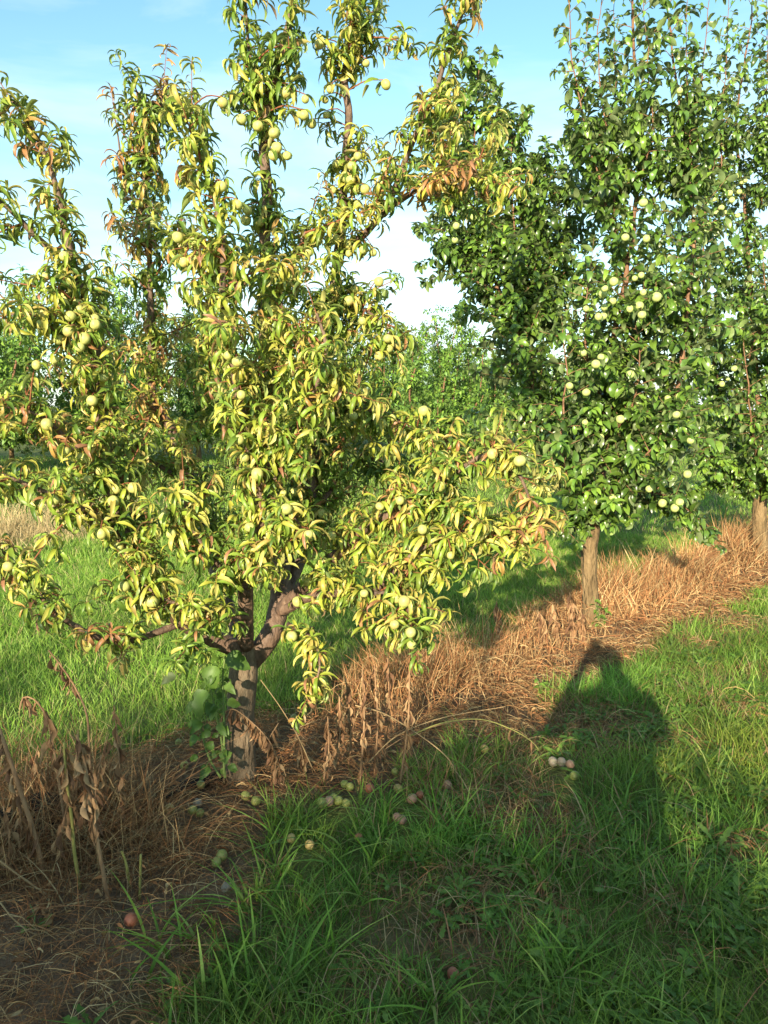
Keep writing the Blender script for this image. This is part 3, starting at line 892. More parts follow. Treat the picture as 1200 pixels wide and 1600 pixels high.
def trunk_mesh(pts, radii, mat, base, sides=18, jit=0.05):
    p = spline(pts, 0.025)
    tt = np.linspace(0, 1, len(p))
    r = np.interp(tt, np.linspace(0, 1, len(radii)), radii)
    t = Tubes(); t.add(p, r, sides, jit)
    return t.mesh('trunk', mat, base)


def limb(root, base, pts, r0, r1, mat, name='limb', sides=9):
    p = spline(pts, 0.03)
    wob = np.stack([vnoise(np.arange(len(p)), np.arange(len(p)) * 0 + k, 5.0, int(abs(p[0][0] * 97)) % 50 + k) - .5 for k in range(3)], 1)
    fade = np.minimum(1, np.arange(len(p)) / 5.)[:, None]
    p = p + wob * 0.02 * fade
    t = Tubes(); t.add(p, np.linspace(r0, r1, len(p)) * (1 + .12 * (vnoise(np.arange(len(p)), 0 * np.arange(len(p)), 3.0, 3) - .5)), sides, 0.05)
    o = new_obj(name, t.mesh(name, mat, base), root)
    return p, o


# ---------- the near tree: narrow, arching, yellowing leaves
YEL = [np.array(c) for c in [(0.42, 0.42, 0.06), (0.54, 0.50, 0.13), (0.35, 0.40, 0.05), (0.27, 0.36, 0.045), (0.46, 0.44, 0.08), (0.50, 0.41, 0.10), (0.22, 0.32, 0.04)]]
GRN = [np.array(c) for c in [(0.14, 0.23, 0.03), (0.19, 0.29, 0.04), (0.24, 0.32, 0.045), (0.10, 0.18, 0.025)]]
ORG = [np.array(c) for c in [(0.46, 0.28, 0.08), (0.40, 0.20, 0.08), (0.52, 0.38, 0.11), (0.34, 0.17, 0.09)]]


LEAF1 = .094


def build_near_tree():
    base = T1.copy(); Y0 = base[1]
    root = thing('fruit_tree', 'nearest fruit tree with narrow arching yellow-green leaves and pale green fruit', 'tree', base)
    me = trunk_mesh([P(378, 1240, Y0), P(377, 1205, Y0), P(376, 1150, Y0), P(377, 1090, Y0), P(381, 1045, Y0), P(384, 1005, Y0)], [.082, .066, .061, .060, .062, .050], M_BARK, base)
    new_obj('trunk', me, root)
    fo, tw = Foliage(), Tubes()
    # pixel traces with the distance of each limb: (points, r0, r1, yellowness, orange, leaf start, shoot length, spacing)
    Lm = [
        ([(390, 1035, 3.32), (425, 992, 3.30), (436, 950, 3.38), (440, 890, 3.46), (430, 800, 3.5), (416, 600, 3.5), (412, 440, 3.45), (418, 330, 3.4), (412, 190, 3.35), (434, 95, 3.3), (452, 20, 3.28), (458, -70, 3.25)], .046, .012, .25, .02, .22, .13, .050),
        ([(436, 955, 3.38), (470, 850, 3.6), (500, 650, 3.7), (520, 470, 3.7), (535, 330, 3.65), (545, 200, 3.6), (541, 120, 3.6), (560, 20, 3.55), (570, -70, 3.5)], .036, .011, .5, .03, .12, .14, .046),
        ([(383, 1010, 3.26), (386, 890, 3.08), (404, 845, 3.0), (408, 760, 2.95), (375, 640, 2.9), (352, 500, 2.88), (346, 380, 2.88), (330, 300, 2.9), (305, 230, 2.9), (300, 170, 2.9)], .034, .004, .8, .08, .18, .12, .043),
        ([(410, 745, 2.95), (448, 690, 2.9), (490, 610, 2.86), (505, 540, 2.85), (490, 490, 2.85)], .016, .005, .75, .05, .1, .13, .05),
        ([(372, 1015, 3.26), (330, 995, 3.2), (285, 968, 3.13), (240, 925, 3.05), (200, 850, 3.0), (170, 750, 3.0), (156, 650, 3.0), (150, 560, 3.0), (135, 480, 3.0), (115, 410, 3.0), (85, 290, 3.0), (50, 205, 3.0), (15, 150, 3.0)], .038, .005, .6, .10, .15, .12, .048),
        ([(115, 415, 3.0), (60, 372, 2.98), (0, 318, 2.95), (-45, 280, 2.95)], .013, .007, .35, .05, .2, .10, .08),
        ([(375, 1005, 3.34), (335, 890, 3.65), (300, 760, 3.85), (265, 670, 3.9), (242, 630, 3.9), (236, 520, 3.85), (235, 400, 3.8), (228, 280, 3.8), (216, 165, 3.8)], .034, .005, .6, .25, .2, .12, .055),
        ([(230, 300, 3.8), (240, 220, 3.8), (256, 130, 3.8)], .008, .003, .4, .55, .0, .08, .05),
        ([(228, 340, 3.8), (195, 270, 3.8), (182, 190, 3.8)], .008, .003, .4, .45, .0, .09, .06),
        ([(436, 955, 3.36), (500, 890, 3.2), (560, 832, 3.1), (650, 782, 3.05), (720, 735, 3.0), (780, 700, 2.98), (815, 712, 2.97)], .031, .006, .85, .14, .22, .10, .042),
        ([(790, 705, 2.98), (818, 760, 2.97), (840, 825, 2.97)], .008, .003, .85, .3, .0, .07, .05),
        ([(436, 955, 3.34), (500, 932, 3.15), (570, 928, 3.0), (625, 935, 2.95), (645, 985, 2.92)], .024, .006, .85, .06, .3, .12, .045),
        ([(585, 925, 3.0), (640, 872, 3.0), (720, 830, 3.0), (780, 838, 3.0), (822, 832, 3.0)], .012, .004, .9, .14, .05, .10, .045),
        ([(528, 400, 3.66), (600, 330, 3.6), (640, 230, 3.55), (690, 120, 3.5), (720, 30, 3.5), (745, -50, 3.5)], .018, .005, .4, .12, .1, .13, .055),
        ([(600, 330, 3.6), (680, 285, 3.5), (770, 275, 3.45)], .01, .003, .6, .35, .2, .09, .05),
        ([(205, 850, 3.0), (130, 797, 2.9), (70, 772, 2.85), (0, 742, 2.8), (-50, 730, 2.8)], .014, .005, .7, .4, .15, .09, .055),
        ([(162, 700, 3.0), (110, 690, 2.9), (60, 652, 2.85), (0, 635, 2.8)], .012, .004, .75, .3, .1, .10, .05),
        ([(288, 972, 3.13), (200, 1000, 3.0), (110, 975, 2.9), (35, 895, 2.8), (-15, 840, 2.75)], .015, .005, .7, .22, .12, .10, .055),
        ([(450, 975, 3.25), (490, 1000, 3.1), (503, 1045, 3.05), (487, 1085, 3.05)], .009, .003, .8, .12, .05, .05, .035),
        ([(500, 650, 3.65), (570, 640, 3.4), (640, 665, 3.3), (720, 695, 3.25)], .016, .005, .6, .06, .1, .13, .045),
        ([(388, 930, 3.1), (335, 880, 2.97), (300, 820, 2.92), (290, 770, 2.9)], .012, .004, .6, .05, .1, .11, .05),
        ([(386, 965, 3.15), (310, 950, 2.97), (250, 935, 2.92), (205, 890, 2.9)], .012, .004, .7, .08, .1, .11, .05),
        ([(346, 430, 2.9), (305, 390, 3.05), (270, 360, 3.1)], .01, .004, .7, .1, .0, .12, .05),
        ([(412, 195, 3.35), (395, 110, 3.33), (388, 20, 3.32), (384, -40, 3.3)], .009, .003, .3, .04, .0, .10, .06),
        ([(414, 440, 3.46), (465, 385, 3.5), (490, 325, 3.5)], .009, .003, .75, .06, .2, .09, .06),
        ([(440, 880, 3.45), (500, 790, 3.6), (560, 720, 3.75), (640, 735, 3.8)], .015, .005, .35, .02, .1, .14, .06),
        ([(395, 840, 3.0), (450, 800, 2.9), (480, 835, 2.85)], .01, .004, .85, .12, .2, .09, .045),
        ([(300, 760, 3.85), (200, 700, 3.7), (130, 690, 3.6)], .012, .004, .4, .1, .1, .12, .06),
        ([(440, 900, 3.45), (380, 760, 3.7), (340, 640, 3.8), (320, 520, 3.8), (330, 430, 3.8)], .018, .004, .45, .03, .2, .13, .05),
        ([(410, 700, 2.95), (420, 600, 3.05), (440, 520, 3.1), (430, 430, 3.1)], .012, .004, .6, .03, .1, .13, .05),
        ([(525, 470, 3.7), (565, 485, 3.6), (606, 515, 3.52), (615, 545, 3.5)], .008, .003, .6, .05, .1, .09, .05),
        ([(150, 560, 3.0), (90, 500, 2.95), (40, 490, 2.9), (-10, 495, 2.9)], .009, .003, .6, .4, .3, .08, .07),
    ]
    allp, owners = [], []
    for pts, r0, r1, yel, org, st, sl, spc in Lm:
        p, fo.cur = limb(root, base, [P(*q) for q in pts], r0 * 1.06, r1, M_LIMB)
        allp.append(p); owners += [fo.cur] * len(p)
        seg = np.linalg.norm(np.diff(p, axis=0), axis=1)
        cum = np.concatenate([[0], np.cumsum(seg)]); tot = cum[-1]
        s = st * tot
        k = 0
        clump_t = random.uniform(0, 9)
        while s < tot:
            i = min(len(p) - 2, int(np.searchsorted(cum, s)))
            tan = p[i + 1] - p[max(0, i - 1)]; tan /= np.linalg.norm(tan)
            x, y = perp(tan)
            az = k * 2.4 + random.uniform(-.5, .5)
            out = x * math.cos(az) + y * math.sin(az)
            frac = s / tot
            d = tan * random.uniform(.15, .8) + out * 1.0 + np.array([0, 0, .25])
            yl = np.clip(yel + random.gauss(-.06, .30) + 0.1 * math.sin(s * 6 + clump_t), 0, 1)
            og = org * random.choice([0, .15, .5, 2.6])

            def tints(tt, yl=yl, og=og):
                r = random.random()
                if r < og:
                    c = random.choice(ORG)
                elif random.random() < yl:
                    c = random.choice(YEL)
                else:
                    c = random.choice(GRN)
                return c * random.uniform(.8, 1.15)
            gap = vnoise(np.array([s * 1.0]), np.array([hash(pts[0]) % 97 * 1.0]), .11, 71)[0]
            if gap > .22 + .04 * (p[i][2] > 2.1) or frac < .02:
                L = sl * random.uniform(.2, 1.15) * (1.0 - .3 * frac)
                shoot(fo, tw, p[i], d, L, .016, random.randrange(5, 12), random.uniform(-.1, .35), LEAF1, tints, .0022, len(PEACH), 1.0)
            if random.random() < (.21 if p[i][2] < 2.1 else .16) and frac < .93 and sl > .06:
                # a forking branchlet with its own tufts
                bl = random.uniform(.14, .40) * (1.0 - (.85 if org > .1 and pts[-1][0] > 700 and pts[-1][1] > 500 else .45) * frac)
                bd = tan * random.uniform(.2, .9) + out * 1.0 + np.array([0, 0, random.uniform(-.1, .6)])
                bd /= np.linalg.norm(bd)
                sagb = random.uniform(-.2, .45)
                bp = np.array([p[i] + bd * bl * t + np.array([0, 0, -sagb * bl * t * t]) for t in np.linspace(0, 1, 8)])
                tw.add(bp, np.linspace(.0048, .002, 8), 5, cap=False)
                m = int(bl / .034)
                for j in range(m):
                    q = bp[min(7, int((j + 1) / m * 7.5))]
                    x2, y2 = perp(bd); a2 = j * 2.4 + random.random()
                    shoot(fo, tw, q, bd * .5 + x2 * math.cos(a2) + y2 * math.sin(a2) + np.array([0, 0, .2]), random.uniform(.015, .07), .016, random.randrange(5, 10), .1, LEAF1 * .95, tints, .0018, len(PEACH))
                shoot(fo, tw, bp[-1], bp[-1] - bp[-2], random.uniform(.04, .12), .013, 7, 0, LEAF1 * .8, tints, .0018, len(PEACH))
            s += spc * (.42 if p[i][2] < 2.1 else .45) * random.uniform(.5, 1.6); k += 1
        # tip tuft
        shoot(fo, tw, p[-1], p[-1] - p[-3], .14, .014, 7, -.1, LEAF1 * .75, tints, .002, len(PEACH))
    FP = [(449, 94), (446, 145), (477, 155), (475, 180), (487, 193), (377, 187), (403, 197), (428, 208), (427, 243), (572, 99), (516, 140), (603, 132), (601, 267), (520, 297), (548, 281), (557, 296), (570, 296),
          (540, 333), (525, 374), (543, 382), (545, 396), (571, 390), (583, 395), (525, 428), (592, 440), (371, 320), (386, 328), (384, 344), (278, 371), (241, 350), (303, 407), (288, 410), (71, 432), (65, 488), (65, 507),
          (122, 475), (110, 494), (129, 497), (149, 507), (107, 517), (132, 529), (139, 519), (85, 562), (138, 575), (144, 626), (162, 590), (73, 663), (156, 735), (179, 691), (144, 696), (306, 535), (338, 527), (371, 565),
          (331, 558), (423, 540), (415, 590), (377, 617), (373, 687), (382, 715), (333, 617), (385, 772), (443, 771), (460, 769), (415, 802), (473, 825), (482, 835), (465, 842), (431, 842), (225, 755), (208, 762), (177, 783),
          (254, 804), (85, 781), (215, 890), (158, 834), (35, 884), (237, 940), (359, 906), (422, 917), (465, 940), (320, 985), (510, 614), (525, 619), (606, 529), (607, 544), (512, 673), (552, 650), (629, 678), (473, 725),
          (698, 715), (812, 720), (625, 782), (687, 760), (619, 935), (569, 927), (574, 991), (642, 988), (643, 1007), (719, 848), (823, 842), (456, 994), (504, 802), (756, 758), (660, 827), (455, 88), (470, 178), (596, 662), (545, 470), (100, 400), (405, 880)]
    add_fruits(owners, base, FP, np.vstack(allp), .0200, FR1, .085, fo, tw, LEAF1, lambda t: random.choice(YEL + GRN) * random.uniform(.8, 1.1), len(PEACH), .7)
    finish_tree(root, base, fo, tw, PEACH, M_PEACH, M_TWIG, 300)


build_near_tree()

# ---------- second and third trees of the row: broad dark glossy leaves
PT = [np.array(c) for c in [(0.085, 0.165, 0.025), (0.11, 0.20, 0.03), (0.062, 0.125, 0.02), (0.14, 0.23, 0.036), (0.09, 0.17, 0.035)]]
PTL = [np.array(c) for c in [(0.16, 0.26, 0.035), (0.13, 0.22, 0.03)]]


def plum_tints(tt):
    c = random.choice(PTL) if random.random() < (.08 + .15 * (tt > .85)) else random.choice(PT)
    return c * random.uniform(.8, 1.2)


def build_plum_tree(label, base, trunk, limbs, fruits, nparts, skirt):
    root = thing('fruit_tree', label, 'tree', base)
    me = trunk_mesh(trunk[0], trunk[1], M_BARK2, base)
    new_obj('trunk', me, root)
    fo, tw = Foliage(), Tubes()
    allp, owners = [], []
    for pts, r0, r1, st, sl, spc, upright in limbs:
        p, fo.cur = limb(root, base, [P(*q) for q in pts], r0 * .72, r1 * .6, M_LIMB2)
        allp.append(p); owners += [fo.cur] * len(p)
        seg = np.linalg.norm(np.diff(p, axis=0), axis=1)
        cum = np.concatenate([[0], np.cumsum(seg)]); tot = cum[-1]
        s = st * tot; k = 0
        while s < tot:
            i = min(len(p) - 2, int(np.searchsorted(cum, s)))
            tan = p[i + 1] - p[max(0, i - 1)]; tan /= np.linalg.norm(tan)
            x, y = perp(tan)
            az = k * 2.4 + random.uniform(-.6, .6)
            out = x * math.cos(az) + y * math.sin(az)
            d = tan * random.uniform(.1, .6) + out + np.array([0, 0, upright * random.uniform(.1, 1.0)])
            thin = 1 + 2.0 * max(0, (s / tot - .4) / .6) * (upright > .25)
            dk = random.choice((.62, .8, 1.0, 1.15, 1.35))
            ptint = lambda tt, dk=dk: plum_tints(tt) * dk
            L = sl * random.uniform(.4, 1.5) * (1.0 - .62 * (s / tot)) * min(1.0, max(.3, (p[i][2] - .55) / .75))
            shoot(fo, tw, p[i], d, L * 1.3, .0150 * thin, max(2, int(random.randrange(5, 9) / thin)), random.uniform(-.15, .35), .099, ptint, .0035, len(PLUM), 1.0, .2)
            s += spc * .42 * thin ** .8 * random.uniform(.6, 1.5); k += 1
        shoot(fo, tw, p[-1], p[-1] - p[-3], .12, .02, 5, 0, .075, plum_tints, .003, len(PLUM))
    add_fruits(owners, base, fruits, np.vstack(allp), .027, FR2, .30, fo, tw, .085, plum_tints, len(PLUM), .5)
    finish_tree(root, base, fo, tw, PLUM, M_PLUM, M_TWIG2, nparts)


Y2 = T2[1]
tr2 = ([P(925, 990, Y2), P(924, 960, Y2), P(921, 900, Y2), P(921, 850, Y2), P(930, 800, Y2)], [.105, .066, .055, .057, .064, .045])
LM2 = [
    ([(928, 835, Y2), (937, 780, Y2), (945, 650, Y2 - .05), (958, 530, Y2 - .1), (975, 450, Y2 - .1), (990, 350, Y2), (1000, 200, Y2), (990, 60, Y2), (985, -70, Y2)], .045, .010, .14, .30, .055, .3),
    ([(918, 850, Y2), (880, 740, Y2 + .1), (840, 620, Y2 + .3), (800, 500, Y2 + .6), (760, 400, Y2 + .9), (742, 270, Y2 + 1.1), (748, 100, Y2 + 1.2)], .045, .006, .16, .36, .058, .25),
    ([(800, 500, Y2 + .6), (805, 400, Y2 + .9), (800, 290, Y2 + 1.1), (798, 185, Y2 + 1.2)], .016, .004, .0, .34, .06, .25),
    ([(810, 520, Y2 + .6), (845, 430, Y2 + .9), (850, 340, Y2 + 1.0), (852, 245, Y2 + 1.1)], .015, .004, .0, .32, .06, .25),
    ([(815, 540, Y2 + .5), (868, 450, Y2 + .9), (882, 370, Y2 + 1.0), (888, 285, Y2 + 1.1)], .014, .004, .05, .24, .06, .25),
    ([(780, 450, Y2 + .7), (730, 430, Y2 + .9), (705, 350, Y2 + 1.0), (690, 250, Y2 + 1.1), (705, 140, Y2 + 1.1)], .014, .004, .1, .30, .06, .25),
    ([(935, 800, Y2), (1000, 740, Y2 - .15), (1050, 640, Y2 - .2), (1075, 480, Y2 - .1), (1085, 330, Y2), (1060, 150, Y2), (1040, 0, Y2), (1035, -60, Y2)], .032, .007, .15, .30, .06, .4),
    ([(985, 440, Y2), (950, 330, Y2 - .15), (920, 220, Y2 - .2), (897, 120, Y2 - .2), (888, 0, Y2 - .2), (885, -50, Y2 - .2)], .013, .004, .1, .13, .075, .4),
    ([(960, 360, Y2 - .1), (955, 250, Y2 - .2), (935, 110, Y2 - .2), (940, -30, Y2 - .2)], .01, .004, .1, .13, .085, .5),
    ([(1005, 330, Y2), (1055, 260, Y2), (1095, 130, Y2), (1110, 0, Y2)], .012, .004, .1, .14, .08, .4),
    ([(925, 830, Y2), (960, 760, Y2 - .4), (1020, 700, Y2 - .6), (1060, 650, Y2 - .7)], .02, .006, .15, .26, .055, .2),
    ([(920, 835, Y2), (890, 760, Y2 - .35), (875, 690, Y2 - .5), (885, 600, Y2 - .55), (880, 520, Y2 - .5)], .02, .006, .15, .26, .055, .3),
    ([(935, 815, Y2), (1000, 770, Y2 - .2), (1060, 785, Y2 - .3), (1110, 840, Y2 - .3)], .018, .005, .12, .20, .05, .05),
    ([(915, 840, Y2), (895, 800, Y2 - .2), (870, 810, Y2 - .3), (885, 830, Y2 - .35)], .014, .005, .1, .16, .05, .0),
    ([(940, 760, Y2), (960, 660, Y2 + .4), (1010, 560, Y2 + .7), (1040, 430, Y2 + .8), (1030, 300, Y2 + .8)], .02, .005, .1, .30, .06, .4),
    ([(930, 800, Y2), (880, 700, Y2 + .3), (850, 660, Y2 + .4), (830, 600, Y2 + .2)], .016, .005, .15, .26, .06, .2),
    ([(995, 300, Y2 - .1), (1018, 200, Y2 - .15), (1012, 90, Y2 - .15), (1003, -40, Y2 - .15)], .008, .003, .0, .12, .07, .5),
    ([(1080, 330, Y2 - .1), (1078, 220, Y2 - .15), (1072, 100, Y2 - .15), (1075, -30, Y2 - .15)], .008, .003, .0, .12, .07, .5),
    ([(960, 340, Y2 + .2), (965, 200, Y2 + .25), (958, 60, Y2 + .25), (962, -40, Y2 + .25)], .008, .003, .0, .12, .07, .5),
    ([(940, 320, Y2 + .1), (915, 250, Y2 + .1), (908, 170, Y2 + .1), (915, 60, Y2 + .1)], .007, .003, .0, .11, .07, .5),
    ([(948, 640, Y2 - .05), (920, 570, Y2 - .3), (915, 480, Y2 - .35), (925, 400, Y2 - .3)], .014, .004, .1, .24, .055, .3),
    ([(960, 520, Y2 - .1), (1010, 470, Y2 - .3), (1045, 450, Y2 - .4)], .012, .004, .2, .2, .06, .2),
    ([(940, 700, Y2), (985, 640, Y2 - .4), (1000, 560, Y2 - .45), (990, 500, Y2 - .4)], .014, .004, .1, .24, .055, .3),
]
FP2 = [(935, 495), (943, 494), (944, 480), (957, 471), (999, 478), (1028, 483), (1038, 475), (1026, 464), (1005, 457), (939, 558), (951, 554), (931, 569), (916, 613), (890, 603), (914, 660), (963, 659), (969, 655), (945, 714),
       (868, 706), (879, 738), (879, 749), (902, 734), (1029, 712), (932, 784), (957, 777), (972, 790), (1014, 764), (1035, 786), (1062, 785), (1074, 741), (1079, 688), (1057, 648), (992, 435), (1002, 430), (1016, 371),
       (1032, 410), (1005, 317), (1062, 142), (977, 371), (945, 451), (959, 440), (731, 325), (713, 353), (711, 375), (1010, 373), (940, 560), (1003, 492), (895, 738), (1045, 500), (1062, 620), (985, 585)]
build_plum_tree('second fruit tree of the row, broad dark green leaves, tan trunk in dead straw', T2, tr2, LM2, FP2, 300, True)
Y3 = T3[1]
tr3 = ([P(1187, 885, Y3), P(1188, 860, Y3), P(1187, 800, Y3), P(1190, 745, Y3)], [.13, .085, .076, .075, .06])
LM3 = [
    ([(1190, 760, Y3), (1185, 640, Y3), (1175, 480, Y3 - .1), (1165, 330, Y3 - .2), (1150, 200, Y3 - .2), (1170, 60, Y3 - .2), (1180, -20, Y3 - .2)], .05, .008, .1, .34, .06, .4),
    ([(1190, 760, Y3), (1140, 660, Y3 - .3), (1110, 540, Y3 - .4), (1100, 420, Y3 - .5), (1105, 300, Y3 - .5), (1135, 190, Y3 - .5)], .035, .006, .12, .32, .06, .4),
    ([(1190, 770, Y3), (1240, 650, Y3 - .2), (1250, 480, Y3 - .3), (1240, 300, Y3 - .3), (1215, 120, Y3 - .3)], .04, .006, .12, .32, .065, .4),
    ([(1190, 770, Y3), (1120, 720, Y3 - .7), (1080, 680, Y3 - .9), (1065, 600, Y3 - .9)], .026, .006, .12, .28, .055, .2),
    ([(1190, 770, Y3), (1180, 700, Y3 - .8), (1170, 620, Y3 - 1.1), (1160, 520, Y3 - 1.1)], .026, .006, .12, .30, .055, .3),
    ([(1190, 770, Y3), (1230, 740, Y3 - .5), (1270, 700, Y3 - .7)], .024, .006, .12, .28, .06, .2),
    ([(1190, 760, Y3), (1130, 750, Y3 - .3), (1075, 770, Y3 - .5)], .02, .005, .2, .2, .055, .1),
    ([(1175, 470, Y3), (1100, 380, Y3 + .5), (1070, 280, Y3 + .6), (1075, 180, Y3 + .6)], .016, .005, .1, .28, .065, .4),
    ([(1185, 700, Y3), (1110, 620, Y3 + .6), (1060, 520, Y3 + .8)], .018, .005, .1, .32, .06, .3),
    ([(1130, 320, Y3 - .5), (1128, 200, Y3 - .5), (1135, 90, Y3 - .5), (1140, -10, Y3 - .5)], .010, .004, .0, .18, .06, .5),
    ([(1190, 320, Y3 - .5), (1195, 200, Y3 - .5), (1200, 90, Y3 - .5), (1196, -30, Y3 - .5)], .010, .004, .0, .18, .06, .5),
    ([(1170, 560, Y3 - .9), (1195, 480, Y3 - 1.1), (1190, 380, Y3 - 1.1)], .014, .005, .0, .26, .06, .3),
]
FP3 = [(1151, 275), (1159, 286), (1145, 290), (1140, 302), (1127, 325), (1120, 334), (1107, 351), (1116, 312), (1137, 592), (1121, 598), (1110, 620), (1148, 687), (1182, 698), (1124, 330), (1155, 300), (1100, 362), (1128, 600)]
build_plum_tree('third fruit tree of the row, dark green, cut by the right edge of the photo', T3, tr3, LM3, FP3, 220, True)


# ---------- far rows and the row behind the viewer
def orchard_tree_parts(seed, H=4.2, Wd=1.15, leaf=.135, n_l=11, dens=1.7):
    random.seed(seed)
    fo, tw, tk = Foliage(), Tubes(), Tubes()
    tk_p = spline([(0, 0, -.05), (.02, 0, .3), (0, .02, .7)], .05)
    tk.add(tk_p, np.linspace(.085, .06, len(tk_p)), 10, .05)
    lm = Tubes()
    for k in range(n_l + 14):
        az = k * 2.4 + random.uniform(-.3, .3)
        if k < n_l:
            rr = Wd * random.uniform(.25, .85); top = H * random.uniform(.72, 1.0)
            pts = [(0, 0, .6), (math.cos(az) * rr * .6, math.sin(az) * rr * .6, 1.3), (math.cos(az) * rr, math.sin(az) * rr, top * .6), (math.cos(az + .4) * rr * .95, math.sin(az + .4) * rr * .95, top)]
        else:
            rr = Wd * random.uniform(.8, 1.15)
            pts = [(0, 0, .6), (math.cos(az) * rr * .6, math.sin(az) * rr * .6, .95), (math.cos(az) * rr, math.sin(az) * rr, random.uniform(.3, 1.9))]
        p = spline(pts, .05)
        lm.add(p, np.linspace(.035, .006, len(p)), 6, .05)
        i = 4
        while i < len(p):
            tan = p[min(i + 1, len(p) - 1)] - p[i - 1]
            x, y = perp(tan)
            a2 = i * 2.4 + random.uniform(-.6, .6)
            d = x * math.cos(a2) + y * math.sin(a2) + np.array([0, 0, .35]) + tan / (np.linalg.norm(tan) + 1e-6) * .3
            dark = random.uniform(.7, 1.25)

            def tints(tt, dark=dark):
                return (random.choice(PTL) if random.random() < .15 else random.choice(PT)) * dark * random.uniform(.85, 1.2) * 1.35
            shoot(fo, tw, p[i], d, random.uniform(.2, .62) * (1 - .35 * i / len(p)), .030 / dens, 4, random.uniform(-.2, .3), leaf, tints, .005, len(FARL))
            i += random.choice([1, 1, 2])
    pos, rot, scl, sid, tint = fo.arrays()
    return (tk.mesh('trunk', M_BARK2), lm.mesh('limbs', M_LIMB2), scatter_mesh('crown', FARL, sid, pos, rot, scl, tint, M_FAR))


FARV = [orchard_tree_parts(101, 4.3), orchard_tree_parts(202, 3.9, 1.3), orchard_tree_parts(303, 4.0, 1.2)]
random.seed(11)


def place_far(var, x, y, s, rz, label, group, szz=1.0):
    root = thing('orchard_tree', label, 'tree', (x, y, 0), group)
    root.rotation_euler = (0, 0, rz); root.scale = (s, s, s * szz)
    tk, lm, cr = FARV[var]
    new_obj('trunk', tk, root)
    new_obj('limbs', lm, root, kind='stuff')
    new_obj('crown', cr, root, kind='stuff')
    return root


B0 = np.array([-9.7, 19.5])
far_words = ['furthest to the left beside the frame edge', 'second from the left', 'third from the left behind the near tree', 'fourth from the left behind the near tree', 'fifth from the left behind the near trunk',
             'sixth from the left between the near limbs', 'seventh from the left near the middle gap', 'in the gap left of the second tree', 'seen through the gap beside the second tree', 'behind the second tree', 'behind the right side of the second tree', 'furthest to the right behind the third tree']
for i, wds in enumerate(far_words):
    p = B0 + U2 * (i * 3.1 - 3.0) + N2 * random.uniform(-.4, .4)
    place_far(i % 3, p[0], p[1], random.uniform(1.0, 1.12) * (1.28 if i < 3 else 1.05), random.uniform(0, 6.3), 'green tree of the far row, ' + wds, 'trees of the far orchard row')
for i in range(9):
    p = B0 + U2 * (i * 4.2 - 6.0) + N2 * (4.5 + random.uniform(-.4, .4))
    place_far((i + 1) % 3, p[0], p[1], random.uniform(.95, 1.08), random.uniform(0, 6.3), 'green tree of the second far row, place %s counted from the left' % ['one', 'two', 'three', 'four', 'five', 'six', 'seven', 'eight', 'nine'][i], 'trees of the second far row')
place_far(1, 1.25, 17.6, 1.0, 2.1, 'darker lone tree with feathery top standing before the far row, right of the near tree', None)


# ---------- dead and green plants on the strip
def plant_stem(root, base, pts, r0, r1, mat, name='stem', sides=6):
    p = spline(pts, .015)
    t = Tubes(); t.add(p, np.linspace(r0, r1, len(p)), sides, .08)
    new_obj(name, t.mesh(name, mat, base), root)
    return p


DEAD_MESH = {}
DEADC = [(0.30, 0.17, 0.085), (0.22, 0.12, 0.06), (0.36, 0.23, 0.12), (0.17, 0.09, 0.05)]


def dead_leaf(root, base, p, d, size, up=(0, 0, 1)):
    k = (random.randrange(4), random.randrange(4))
    if k not in DEAD_MESH:
        sh = DEADL[k[0]]
        DEAD_MESH[k] = mk_mesh('dead_leaf', sh.V, sh.loops, sh.starts, sh.totals, M_DRY, np.tile(DEADC[k[1]], (len(sh.V), 1)))
    o = new_obj('leaf', DEAD_MESH[k], root)
    f = frames(np.array([d], float), np.array([up], float), np.array([random.uniform(-1.5, 1.5)]))[0]
    o.matrix_basis = Matrix([list(map(float, f[r] * size)) + [float((p - base)[r])] for r in range(3)] + [[0, 0, 0, 1]])


def dead_weed(label, pts, r0, r1, n, size, mat=M_STALK, start=.25, group='dead weeds standing on the strip', hang=1.0):
    W = [P(*q) for q in pts]
    base = W[0].copy(); base[2] = max(0, base[2])
    root = thing('dead_weed', label, 'weed', base, group)
    p = plant_stem(root, base, W, r0, r1, mat)
    n = int(n * 1.6)
    for i in range(n):
        t = start + (1 - start) * (i + random.random()) / n
        q = p[min(len(p) - 1, int(t * (len(p) - 1)))]
        az = random.uniform(0, 6.3)
        d = np.array([math.cos(az) * .45, math.sin(az) * .45, -hang * random.uniform(.5, 1.3)])
        dead_leaf(root, base, q, d, size * random.uniform(.6, 1.25))
    return root


def yb(px, py):
    return G(px, py)[1]


for j, (bx, by, tx, ty, wds) in enumerate([(20, 1290, 12, 1170, 'beside the dark plastic sheet'), (48, 1275, 60, 1165, 'behind the dark plastic sheet'), (85, 1290, 95, 1165, 'right of the dark plastic sheet'), (150, 1330, 158, 1180, 'in the heart of the left clump'),
                                       (110, 1290, 122, 1140, 'at the top of the left clump'), (165, 1290, 168, 1150, 'at the right side of the left clump'), (12, 1370, 5, 1260, 'low at the left edge'), (95, 1370, 105, 1260, 'short, before the left clump'), (30, 1345, 25, 1235, 'before the plastic sheet')]):
    yy = G(bx, by)[1]
    dead_weed('withered brown weed ' + wds, [(bx, by + 8, yy), ((bx + tx) / 2 + 6 * (-1) ** j, (by + ty) / 2, yy), (tx, ty, yy + .03)], .0045, .002, 13, .075, start=.12)


def yb2(px, py):
    return G(px, py)[1]


